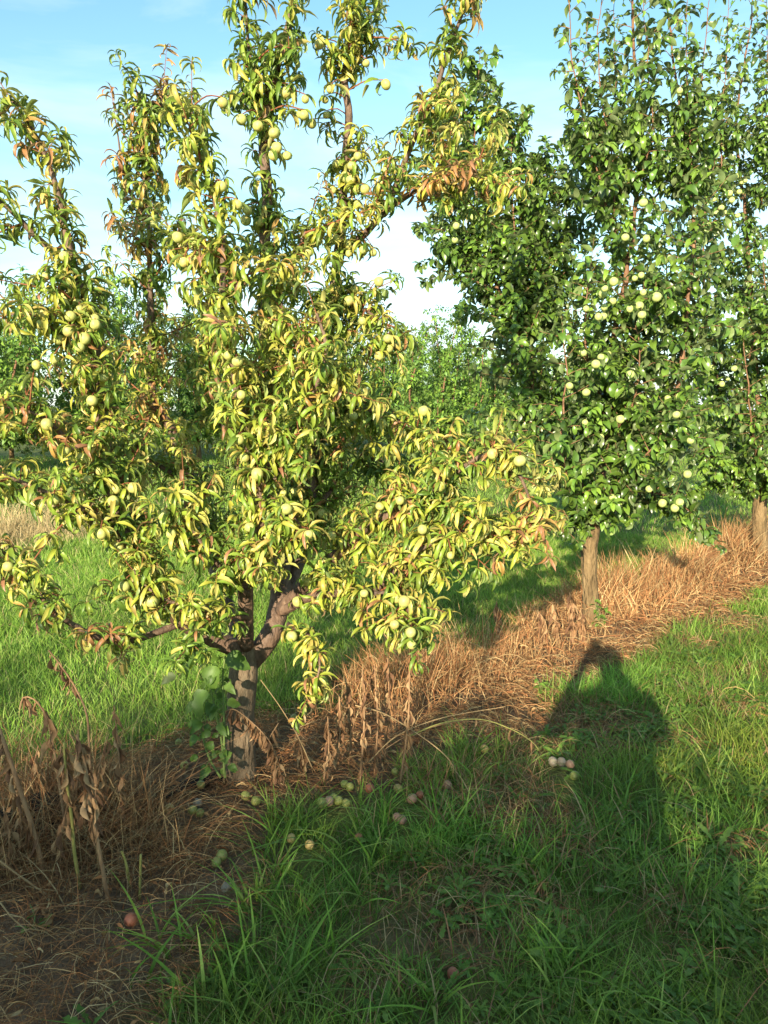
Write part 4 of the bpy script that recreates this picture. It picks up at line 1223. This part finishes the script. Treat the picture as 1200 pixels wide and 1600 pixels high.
Ya = yb(72, 1372)
dead_weed('thick dead brown stalk leaning to the left frame edge with curled leaves', [(72, 1378, Ya), (55, 1310, Ya), (30, 1230, Ya + .02), (0, 1142, Ya + .05), (-15, 1100, Ya + .06)], .010, .007, 16, .075)
Yb = yb(150, 1300)
dead_weed('dead stalk arching over with one big hanging brown leaf before the lit grass', [(160, 1310, Yb), (142, 1200, Yb), (136, 1120, Yb), (118, 1075, Yb), (95, 1040, Yb), (76, 1016, Yb)], .0065, .003, 5, .10, start=.8)
Yc = yb(110, 1330)
dead_weed('dead stalk bent into a hook with drooping withered leaves, far left', [(108, 1335, Yc), (92, 1220, Yc), (80, 1150, Yc), (68, 1112, Yc), (52, 1092, Yc), (36, 1090, Yc), (32, 1108, Yc)], .006, .003, 10, .085, start=.55)
Yd = yb(190, 1300)
dead_weed('upright dead plant ending in a pointed brown tip left of the trunk', [(195, 1305, Yd), (188, 1230, Yd), (184, 1160, Yd), (178, 1102, Yd)], .006, .002, 15, .07, start=.3)
Ye = yb(168, 1408)
dead_weed('leaning dead stalk with a red-brown foot and a dense bunch of curled leaves', [(170, 1412, Ye), (155, 1330, Ye), (142, 1260, Ye), (132, 1190, Ye), (120, 1148, Ye)], .008, .004, 26, .075, start=.45)
Yf = yb(125, 1385)
dead_weed('dying weed with a green lower stem in the dead clump', [(125, 1388, Yf), (116, 1330, Yf), (112, 1280, Yf), (104, 1220, Yf), (100, 1160, Yf)], .007, .004, 18, .08, mat=M_GREENSTALK, start=.5)
dead_weed('withered plant with shrivelled leaves at the back of the left clump', [(135, 1300, Yb + .1), (138, 1230, Yb + .1), (130, 1170, Yb + .1), (112, 1150, Yb + .1)], .005, .003, 18, .075, start=.3)
Yg = yb(220, 1400)
dead_weed('short yellow-green dying stub among the straw', [(218, 1405, Yg), (219, 1370, Yg), (220, 1335, Yg)], .005, .004, 2, .04, mat=M_GREENSTALK)
dead_weed('second short dying stub left of the yellow-green one', [(203, 1385, Yg + .05), (197, 1350, Yg + .05), (190, 1330, Yg + .05)], .006, .004, 2, .04, mat=M_GREENSTALK)
Yh = yb(430, 1235)
dead_weed('dead plant drooping beside the near trunk with a curtain of brown leaves', [(352, 1190, Yh + .1), (345, 1130, Yh), (362, 1108, Yh), (395, 1130, Yh - .02), (425, 1165, Yh - .03), (440, 1215, Yh - .03)], .004, .002, 30, .07, start=.45)
dead_weed('low dead weed standing right of the near trunk', [(425, 1245, Yh), (430, 1200, Yh), (420, 1160, Yh), (435, 1130, Yh)], .005, .002, 20, .07, start=.1)
Yi = yb(560, 1232)
for j, (bx, tx, ty, wds) in enumerate([(505, 512, 1120, 'first from the near trunk'), (522, 530, 1085, 'second from the near trunk'), (545, 540, 1060, 'third from the near trunk'), (562, 566, 1045, 'fourth from the near trunk'),
                                       (585, 585, 1040, 'fifth from the near trunk'), (600, 606, 1028, 'sixth from the near trunk with a lit tip'), (625, 640, 1040, 'seventh from the near trunk'), (470, 465, 1150, 'closest to the near trunk, low')]):
    yy = Yi + .12 * (j % 3)
    dead_weed('upright dead weed in the brown thicket, ' + wds, [(bx, 1225 - 15 * (j % 3), yy), ((bx + tx) / 2 + 5, (1215 + ty) / 2, yy), (tx, ty, yy + .03)], .0055, .003, 20, .065, start=.08)
Yk = yb(900, 1010)
for j, (bx, tx, ty, wds) in enumerate([(895, 890, 925, 'left of the second trunk, tallest'), (870, 862, 940, 'second left of the second trunk'), (850, 840, 955, 'third left of the second trunk'), (780, 776, 940, 'alone at the back of the straw mound'), (910, 907, 950, 'touching the second trunk')]):
    yy = Yk + .1 * (j % 2)
    dead_weed('orange-brown dead weed ' + wds, [(bx, 1005, yy), (bx, 970, yy), (tx, ty, yy)], .006, .003, 26, .085, start=.1, group='dead weeds by the second tree')


def stalk(label, pts, r0, r1, mat, group=None):
    W = [P(*q) for q in pts]
    base = W[0].copy()
    root = thing('dry_stalk', label, 'stalk', base, group)
    p = plant_stem(root, base, W, r0 * .5, r1 * .5, mat)
    return root, p, base


Y5 = yb(575, 1215)
stalk('straight pale dry stalk leaning right of the near trunk', [(488, 1200, Yh + .05), (465, 1150, Yh + .05), (438, 1105, Yh + .05), (407, 1062, Yh + .05)], .0055, .003, M_PALE)
stalk('brown stalk arching down into the grass in a hook', [(555, 1102, Y5), (600, 1115, Y5), (650, 1145, Y5), (690, 1175, Y5 - .02), (708, 1198, Y5 - .03), (706, 1216, Y5 - .03)], .006, .004, M_PALE)
stalk('long pale stalk rising to the right through the straw', [(575, 1192, Y5), (620, 1150, Y5), (690, 1122, Y5 + .05), (790, 1104, Y5 + .1)], .006, .003, M_PALE)
stalk('second pale stalk running below the long one', [(580, 1185, Y5 + .03), (640, 1148, Y5 + .05), (710, 1128, Y5 + .08), (745, 1128, Y5 + .1)], .005, .003, M_STALK)
r_, p_, b_ = stalk('yellow-green dying stalk bowing over the grass with a drooping tip', [(640, 1150, Y5 + .02), (690, 1130, Y5 + .02), (750, 1124, Y5), (800, 1140, Y5 - .02), (830, 1158, Y5 - .03), (842, 1172, Y5 - .03)], .0065, .004, M_GREENSTALK)
for q in (p_[len(p_) // 2], p_[int(len(p_) * .75)], p_[-4]):
    dead_leaf(r_, b_, q, (random.uniform(-.5, .5), -.3, -.8), .06)
Y6 = yb(85, 1408)
stalk('pale white stick lying at the lower left edge', [(-10, 1338, Y6 - .02), (30, 1368, Y6), (88, 1408, Y6 + .02)], .007, .005, M_PALE)
stalk('short pale broken stick in the left straw', [(98, 1402, Y6 + .04), (126, 1380, Y6 + .08)], .006, .005, M_PALE)
stalk('thin bleached stalk lying across the straw beside the fallen fruit', [(505, 1210, Y5 - .05), (560, 1218, Y5 - .06), (610, 1240, Y5 - .12), (665, 1268, Y5 - .2)], .003, .002, M_PALE)
stalk('curved bare stalk in the bottom left litter', [(0, 1410, 2.2), (25, 1440, 2.2), (60, 1460, 2.22), (95, 1440, 2.3)], .005, .003, M_PALE)
for a, b, c, d_, wds in [(228, 1310, 235, 1140, 'tallest'), (245, 1330, 222, 1160, 'leaning left'), (240, 1300, 262, 1175, 'leaning right'), (255, 1315, 248, 1210, 'shortest')]:
    yy = yb(240, 1320)
    stalk('thin pale seeding grass stem left of the trunk, ' + wds, [(a, b, yy), ((a + c) / 2 + 4, (b + d_) / 2, yy), (c, d_, yy)], .0018, .001, M_PALE, 'seeding grass stems left of the trunk')


def green_weed():
    Yw = T1[1] - .12
    base = P(345, 1212, Yw); base[2] = 0
    root = thing('green_weed', 'leafy green weed with big heart-shaped leaves against the near trunk', 'weed', base)
    stems = [[(352, 1215, Yw), (345, 1150, Yw), (332, 1090, Yw - .03), (322, 1030, Yw - .05), (318, 1000, Yw - .05)], [(350, 1212, Yw), (350, 1130, Yw - .02), (348, 1060, Yw - .04), (352, 1025, Yw - .06)], [(345, 1215, Yw), (325, 1180, Yw), (312, 1120, Yw - .02), (318, 1080, Yw - .02)]]
    for st in stems:
        plant_stem(root, base, [P(*q) for q in st], .006, .003, M_WEEDSTEM)
    cache = []
    for k in range(6):
        sh = WEEDL[k % 3]
        c = [(.08, .15, .028), (.10, .18, .03), (.065, .125, .022), (.12, .20, .04), (.08, .15, .03), (.17, .21, .08)][k]
        cache.append(mk_mesh('weed_leaf', sh.V, sh.loops, sh.starts, sh.totals, M_WEED, np.tile(c, (len(sh.V), 1))))
    LV = [((274, 1055), (244, 1072), 5), ((316, 1008), (284, 1052), 0), ((314, 1003), (278, 1016), 1), ((326, 1018), (348, 1040), 1), ((328, 1040), (334, 1086), 1), ((356, 1022), (395, 1050), 0), ((322, 1078), (300, 1128), 0),
          ((312, 1130), (308, 1172), 2), ((340, 1120), (350, 1150), 2), ((330, 1150), (315, 1190), 2), ((345, 1165), (365, 1190), 2), ((335, 1100), (312, 1120), 1), ((310, 1050), (290, 1075), 4), ((322, 1000), (330, 985), 3),
          ((350, 1140), (372, 1160), 4), ((340, 1180), (325, 1205), 2), ((352, 1100), (362, 1130), 1), ((346, 1190), (366, 1210), 2), ((318, 1010), (305, 1000), 3)]
    def put(p, q, L, k):
        o = new_obj('leaf', cache[k], root)
        f = frames(np.array([q - p]), np.array([[random.uniform(-.5, .5), -1.0, random.uniform(.3, 1.2)]]), np.array([random.gauss(0, .4)]))[0]
        o.matrix_basis = Matrix([list(map(float, f[r] * L)) + [float((p - base)[r])] for r in range(3)] + [[0, 0, 0, 1]])

    for (a, b, k) in LV[:7]:
        y0 = Yw - .07 - random.uniform(0, .09)
        p = P(*a, y0); q = P(*b, y0 - random.uniform(-.01, .07))
        put(p, q, np.linalg.norm(q - p) * (.95 if k != 5 else .8), k)
    for st in stems:                     # smaller leaves on stalks up the stems
        sp = spline([P(*q) for q in st], .02)
        for j in range(13):
            p0 = sp[int((.12 + .85 * j / 13) * (len(sp) - 1))]
            az = j * 2.4 + random.uniform(-.5, .5)
            d = np.array([math.cos(az), math.sin(az) - .35, random.uniform(-.3, .3)])
            p1 = p0 + d * random.uniform(.015, .04)
            plant_stem(root, base, [p0, (p0 + p1) / 2 + np.array([0, 0, .006]), p1], .0016, .0012, M_WEEDSTEM, 'petiole', 4)
            put(p1, p1 + d * .5 + np.array([0, 0, -.35]), random.uniform(.035, .075), random.randrange(5))


green_weed()


def sprout(label, px, py, h, nl, size, Yoff=0.0):
    base = G(px, py)
    root = thing('green_weed', label, 'weed', base)
    sh = PLUM[1]
    me = [mk_mesh('weed_leaf', PLUM[k].V, sh.loops, sh.starts, sh.totals, M_WEED, np.tile(c, (len(sh.V), 1))) for k, c in ((0, (.16, .27, .04)), (1, (.12, .22, .03)))]
    for j in range(3):
        az = j * 2.1
        top = base + np.array([math.cos(az) * .06, math.sin(az) * .06, h * random.uniform(.7, 1)])
        p = plant_stem(root, base, [base, base * .5 + top * .5 + np.array([.01, 0, 0]), top], .003, .0015, M_WEEDSTEM)
        for i in range(nl // 3):
            q = p[int((.2 + .8 * i / (nl // 3)) * (len(p) - 1))]
            a = i * 2.4 + j
            o = new_obj('leaf', me[i % 2], root)
            f = frames(np.array([[math.cos(a), math.sin(a), .3]]), np.array([[0., 0, 1.]]), np.array([random.gauss(0, .3)]))[0]
            s = size * random.uniform(.7, 1.2)
            o.matrix_basis = Matrix([list(map(float, f[r] * s)) + [float((q - base)[r])] for r in range(3)] + [[0, 0, 0, 1]])


sprout('small bright green sprout at the foot of the second trunk', 935, 985, .26, 24, .06)
sprout('green sprout in the lit straw edge near the photographer shadow', 845, 1085, .12, 15, .05)
sprout('tiny green seedling in the litter at the lower left', 52, 1450, .05, 6, .035)


def dandelion(label, px, py, n, size):
    base = G(px, py)
    root = thing('dandelion', label, 'weed', base, 'broad leaved rosettes in the lane')
    for i in range(n):
        k = random.randrange(3)
        key = ('d', k)
        if key not in DEAD_MESH:
            sh = DANDL[k]
            DEAD_MESH[key] = mk_mesh('rosette_leaf', sh.V, sh.loops, sh.starts, sh.totals, M_WEED, np.tile([(.13, .24, .03), (.10, .20, .03), (.17, .27, .05)][k], (len(sh.V), 1)))
        az = i * 2.4 + random.uniform(-.3, .3)
        o = new_obj('leaf', DEAD_MESH[key], root)
        f = frames(np.array([[math.cos(az), math.sin(az), random.uniform(.5, 1.4)]]), np.array([[0., 0, 1.]]), np.array([random.gauss(0, .25)]))[0]
        s = size * .62 * random.uniform(.75, 1.2)
        o.matrix_basis = Matrix([list(map(float, f[r] * s)) + [0, 0, .005][r:r + 1] for r in range(3)] + [[0, 0, 0, 1]])


for a, b, n, s, lab in [(1120, 1330, 10, .17, 'sunlit broad leaved rosette at the right where the shadow edge ends'), (1175, 1250, 9, .14, 'sunlit rosette close to the right frame edge'), (870, 1500, 11, .16, 'serrated dark rosette in the shaded grass, low middle right'),
                        (1085, 1370, 9, .13, 'rosette half in sun right of the dry tuft'), (1150, 1410, 9, .13, 'rosette beside the bare straw spot at right'), (1020, 1200, 8, .11, 'small bright rosette on the edge of the body shadow'), (920, 1560, 10, .14, 'dark rosette at the bottom edge right of the middle'),
                        (1060, 1320, 8, .12, 'rosette on the shadow edge below the straw patch')]:
    dandelion(lab, a, b, n, s)

# ---------- fallen fruit
FALLM = {k: [fruit_mesh('fallen_fruit', m, s + 5, .03 if k != 'W' else .12) for s in range(2)] for k, m in (('G', M_FALL_G), ('Y', M_FALL_Y), ('R', M_FALL_R), ('P', M_FALL_P), ('W', M_FALL_W))}
for k, (a, b, c, lab) in enumerate(FALL):
    r = .0200 * random.uniform(.85, 1.1)
    p = G(a, b, r * 1.05)
    o = new_obj('fallen_fruit', FALLM[c][k % 2], None, None, lab, 'fruit', 'fallen fruit', p)
    o.scale = (r, r, r * .96)
    o.rotation_euler = (random.uniform(-1.5, 1.5), random.uniform(-1.5, 1.5), random.uniform(0, 6.3))


# ---------- black plastic film in the straw
def plastic(label, cx, cy, a, b, h, rz, hollow):
    n = 22
    base = G(cx, cy)
    V = []
    for i in range(n):
        for j in range(n):
            u, v = (i / (n - 1) - .5) * 2, (j / (n - 1) - .5) * 2
            z = h * math.exp(-(u * u + v * v) * 1.2) * (1 if not hollow else (.35 + .65 * (v > -.2) * 1.0))
            z += (.03 if hollow else .012) * (vnoise(u * 2, v * 2, .35, 5 if hollow else 8) + .5 * vnoise(u * 2, v * 2, .13, 6)) * (1 - .3 * abs(u))
            x0, y0 = u * a, v * b + .12 * a * math.sin(u * 2.4)
            V.append((x0 * math.cos(rz) - y0 * math.sin(rz), x0 * math.sin(rz) + y0 * math.cos(rz), z - .005))
    Fc = [(i * n + j, (i + 1) * n + j, (i + 1) * n + j + 1, i * n + j + 1) for i in range(n - 1) for j in range(n - 1)]
    s = Shape(V, Fc)
    me = mk_mesh('plastic_film', s.V, s.loops, s.starts, s.totals, M_PLASTIC)
    new_obj('plastic_film', me, None, None, label, 'plastic film', None, base)


plastic('dark crumpled plastic sheet heaped behind the dead weeds at the left edge', 55, 1295, .20, .12, .11, .2, True)
plastic('flat black plastic strip in the straw left of the near trunk', 285, 1232, .20, .05, .02, .45, False)


# ------------------------------------------------------------------ the photographer, known only by the shadow
def person():
    J = {'pel': (0.0, -.40, .93), 'sp1': (0, -.40, 1.08), 'sp2': (0, -.39, 1.25), 'sp3': (0, -.38, 1.38), 'neck': (0, -.37, 1.47), 'chin': (0, -.345, 1.53), 'head': (0, -.345, 1.60), 'top': (0, -.35, 1.69),
         'shl': (-.18, -.38, 1.39), 'shr': (.18, -.38, 1.39), 'ell': (-.285, -.25, 1.22), 'elr': (.285, -.25, 1.22), 'wrl': (-.10, -.10, 1.48), 'wrr': (.10, -.10, 1.48), 'hal': (-.062, -.05, 1.545), 'har': (.062, -.05, 1.545),
         'hpl': (-.10, -.40, .90), 'hpr': (.10, -.40, .90), 'knl': (-.12, -.38, .50), 'knr': (.12, -.39, .50), 'anl': (-.13, -.41, .09), 'anr': (.13, -.41, .09), 'tol': (-.15, -.24, .035), 'tor': (.15, -.24, .035)}
    Rr = {'pel': (.19, .15), 'sp1': (.19, .14), 'sp2': (.20, .14), 'sp3': (.17, .12), 'neck': (.058, .058), 'chin': (.066, .075), 'head': (.092, .105), 'top': (.075, .085), 'shl': (.068, .068), 'shr': (.068, .068), 'ell': (.048, .048), 'elr': (.048, .048),
          'wrl': (.031, .031), 'wrr': (.031, .031), 'hal': (.03, .024), 'har': (.03, .024), 'hpl': (.125, .125), 'hpr': (.125, .125), 'knl': (.065, .065), 'knr': (.065, .065), 'anl': (.043, .05), 'anr': (.043, .05), 'tol': (.042, .028), 'tor': (.042, .028)}
    E = [('pel', 'sp1'), ('sp1', 'sp2'), ('sp2', 'sp3'), ('sp3', 'neck'), ('neck', 'chin'), ('chin', 'head'), ('head', 'top'), ('sp3', 'shl'), ('sp3', 'shr'), ('shl', 'ell'), ('shr', 'elr'), ('ell', 'wrl'), ('elr', 'wrr'), ('wrl', 'hal'), ('wrr', 'har'),
         ('pel', 'hpl'), ('pel', 'hpr'), ('hpl', 'knl'), ('hpr', 'knr'), ('knl', 'anl'), ('knr', 'anr'), ('anl', 'tol'), ('anr', 'tor')]
    # fingers round the phone
    for s, h in ((-1, 'hal'), (1, 'har')):
        hx, hy, hz = J[h]
        for f, (dz, ln) in enumerate(((.035, .05), (.015, .056), (-.006, .052), (-.026, .042))):
            n1, n2 = f'{h}f{f}a', f'{h}f{f}b'
            J[n1] = (hx - s * .008, hy + .02, hz + dz); J[n2] = (hx - s * (.008 + ln * .5), hy + .033, hz + dz + .004)
            Rr[n1] = (.0095, .0095); Rr[n2] = (.008, .008)
            E += [(h, n1), (n1, n2)]
        J[h + 't'] = (hx - s * .02, hy - .02, hz + .04); Rr[h + 't'] = (.0105, .0105); E.append((h, h + 't'))
    names = list(J)
    me = bpy.data.meshes.new('person')
    me.from_pydata([J[k] for k in names], [(names.index(a), names.index(b)) for a, b in E], [])
    o = new_obj('person', me, None, None, 'photographer standing with both arms raised, seen only as the long shadow on the grass', 'person')
    o.modifiers.new('skin', 'SKIN')
    for i, k in enumerate(names):
        sv = me.skin_vertices[0].data[i]
        sv.radius = Rr[k]; sv.use_root = (k == 'pel')
    s = o.modifiers.new('sub', 'SUBSURF'); s.levels = 2; s.render_levels = 2
    me.materials.append(M_PERSON)
    # phone
    V, Fc = [], []
    prof = [(-.0375, -.079), (-.0375, .079), (-.031, .0815), (.031, .0815), (.0375, .079), (.0375, -.079), (.031, -.0815), (-.031, -.0815)]
    for y in (-.0045, .0045):
        for a, b in prof:
            V.append((a, y, b))
    Fc = [tuple(range(7, -1, -1))[::-1], tuple(range(8, 16))[::-1]] + [(i, (i + 1) % 8, 8 + (i + 1) % 8, 8 + i)[::-1] for i in range(8)]
    sh = Shape(V, Fc)
    new_obj('phone', mk_mesh('phone', sh.V, sh.loops, sh.starts, sh.totals, M_PHONE, smooth=False), None, None, 'dark phone held up by the photographer at the viewpoint', 'phone', None, (0, -.012, CAM_H - .05))


person()

# trees of the row behind the viewer: they throw the shade over the foreground
for k, (x, y, s, v, rz, lab) in enumerate([(-1.28, -4.12, .60, 1, 3.0, 'unseen small orchard tree behind the viewer shading the foreground grass'), (-.97, -3.78, .55, 0, .7, 'unseen small orchard tree behind the viewer shading beside the body shadow'), (-1.9, -4.85, .63, 0, 2.2, 'unseen small orchard tree behind the viewer shading the lane grass'),
                                           (-2.5, -5.5, .68, 2, 1.0, 'unseen orchard tree behind the viewer shading the straw'), (-3.1, -6.1, .75, 1, 4.1, 'unseen orchard tree behind the viewer shading the fallen fruit'),
                                           (-3.7, -6.75, .82, 0, .4, 'unseen orchard tree behind the viewer shading the near trunk'), (-4.5, -7.6, .89, 1, 5.0, 'unseen orchard tree behind the viewer shading the left litter'), (-5.4, -8.6, .97, 2, 1.9, 'unseen orchard tree behind the viewer shading the dead weeds'),
                                           (-6.4, -9.7, 1.0, 0, 2.9, 'unseen orchard tree behind the viewer shading the left edge'), (-.62, -3.4, .50, 2, 4.0, 'unseen low bush behind the viewer shading the bottom right'), (-.22, -2.95, .33, 1, 1.3, 'unseen lowest bush behind the viewer at the bottom right')]):
    place_far(v, x, y, s, rz, lab, 'orchard trees behind the viewer')
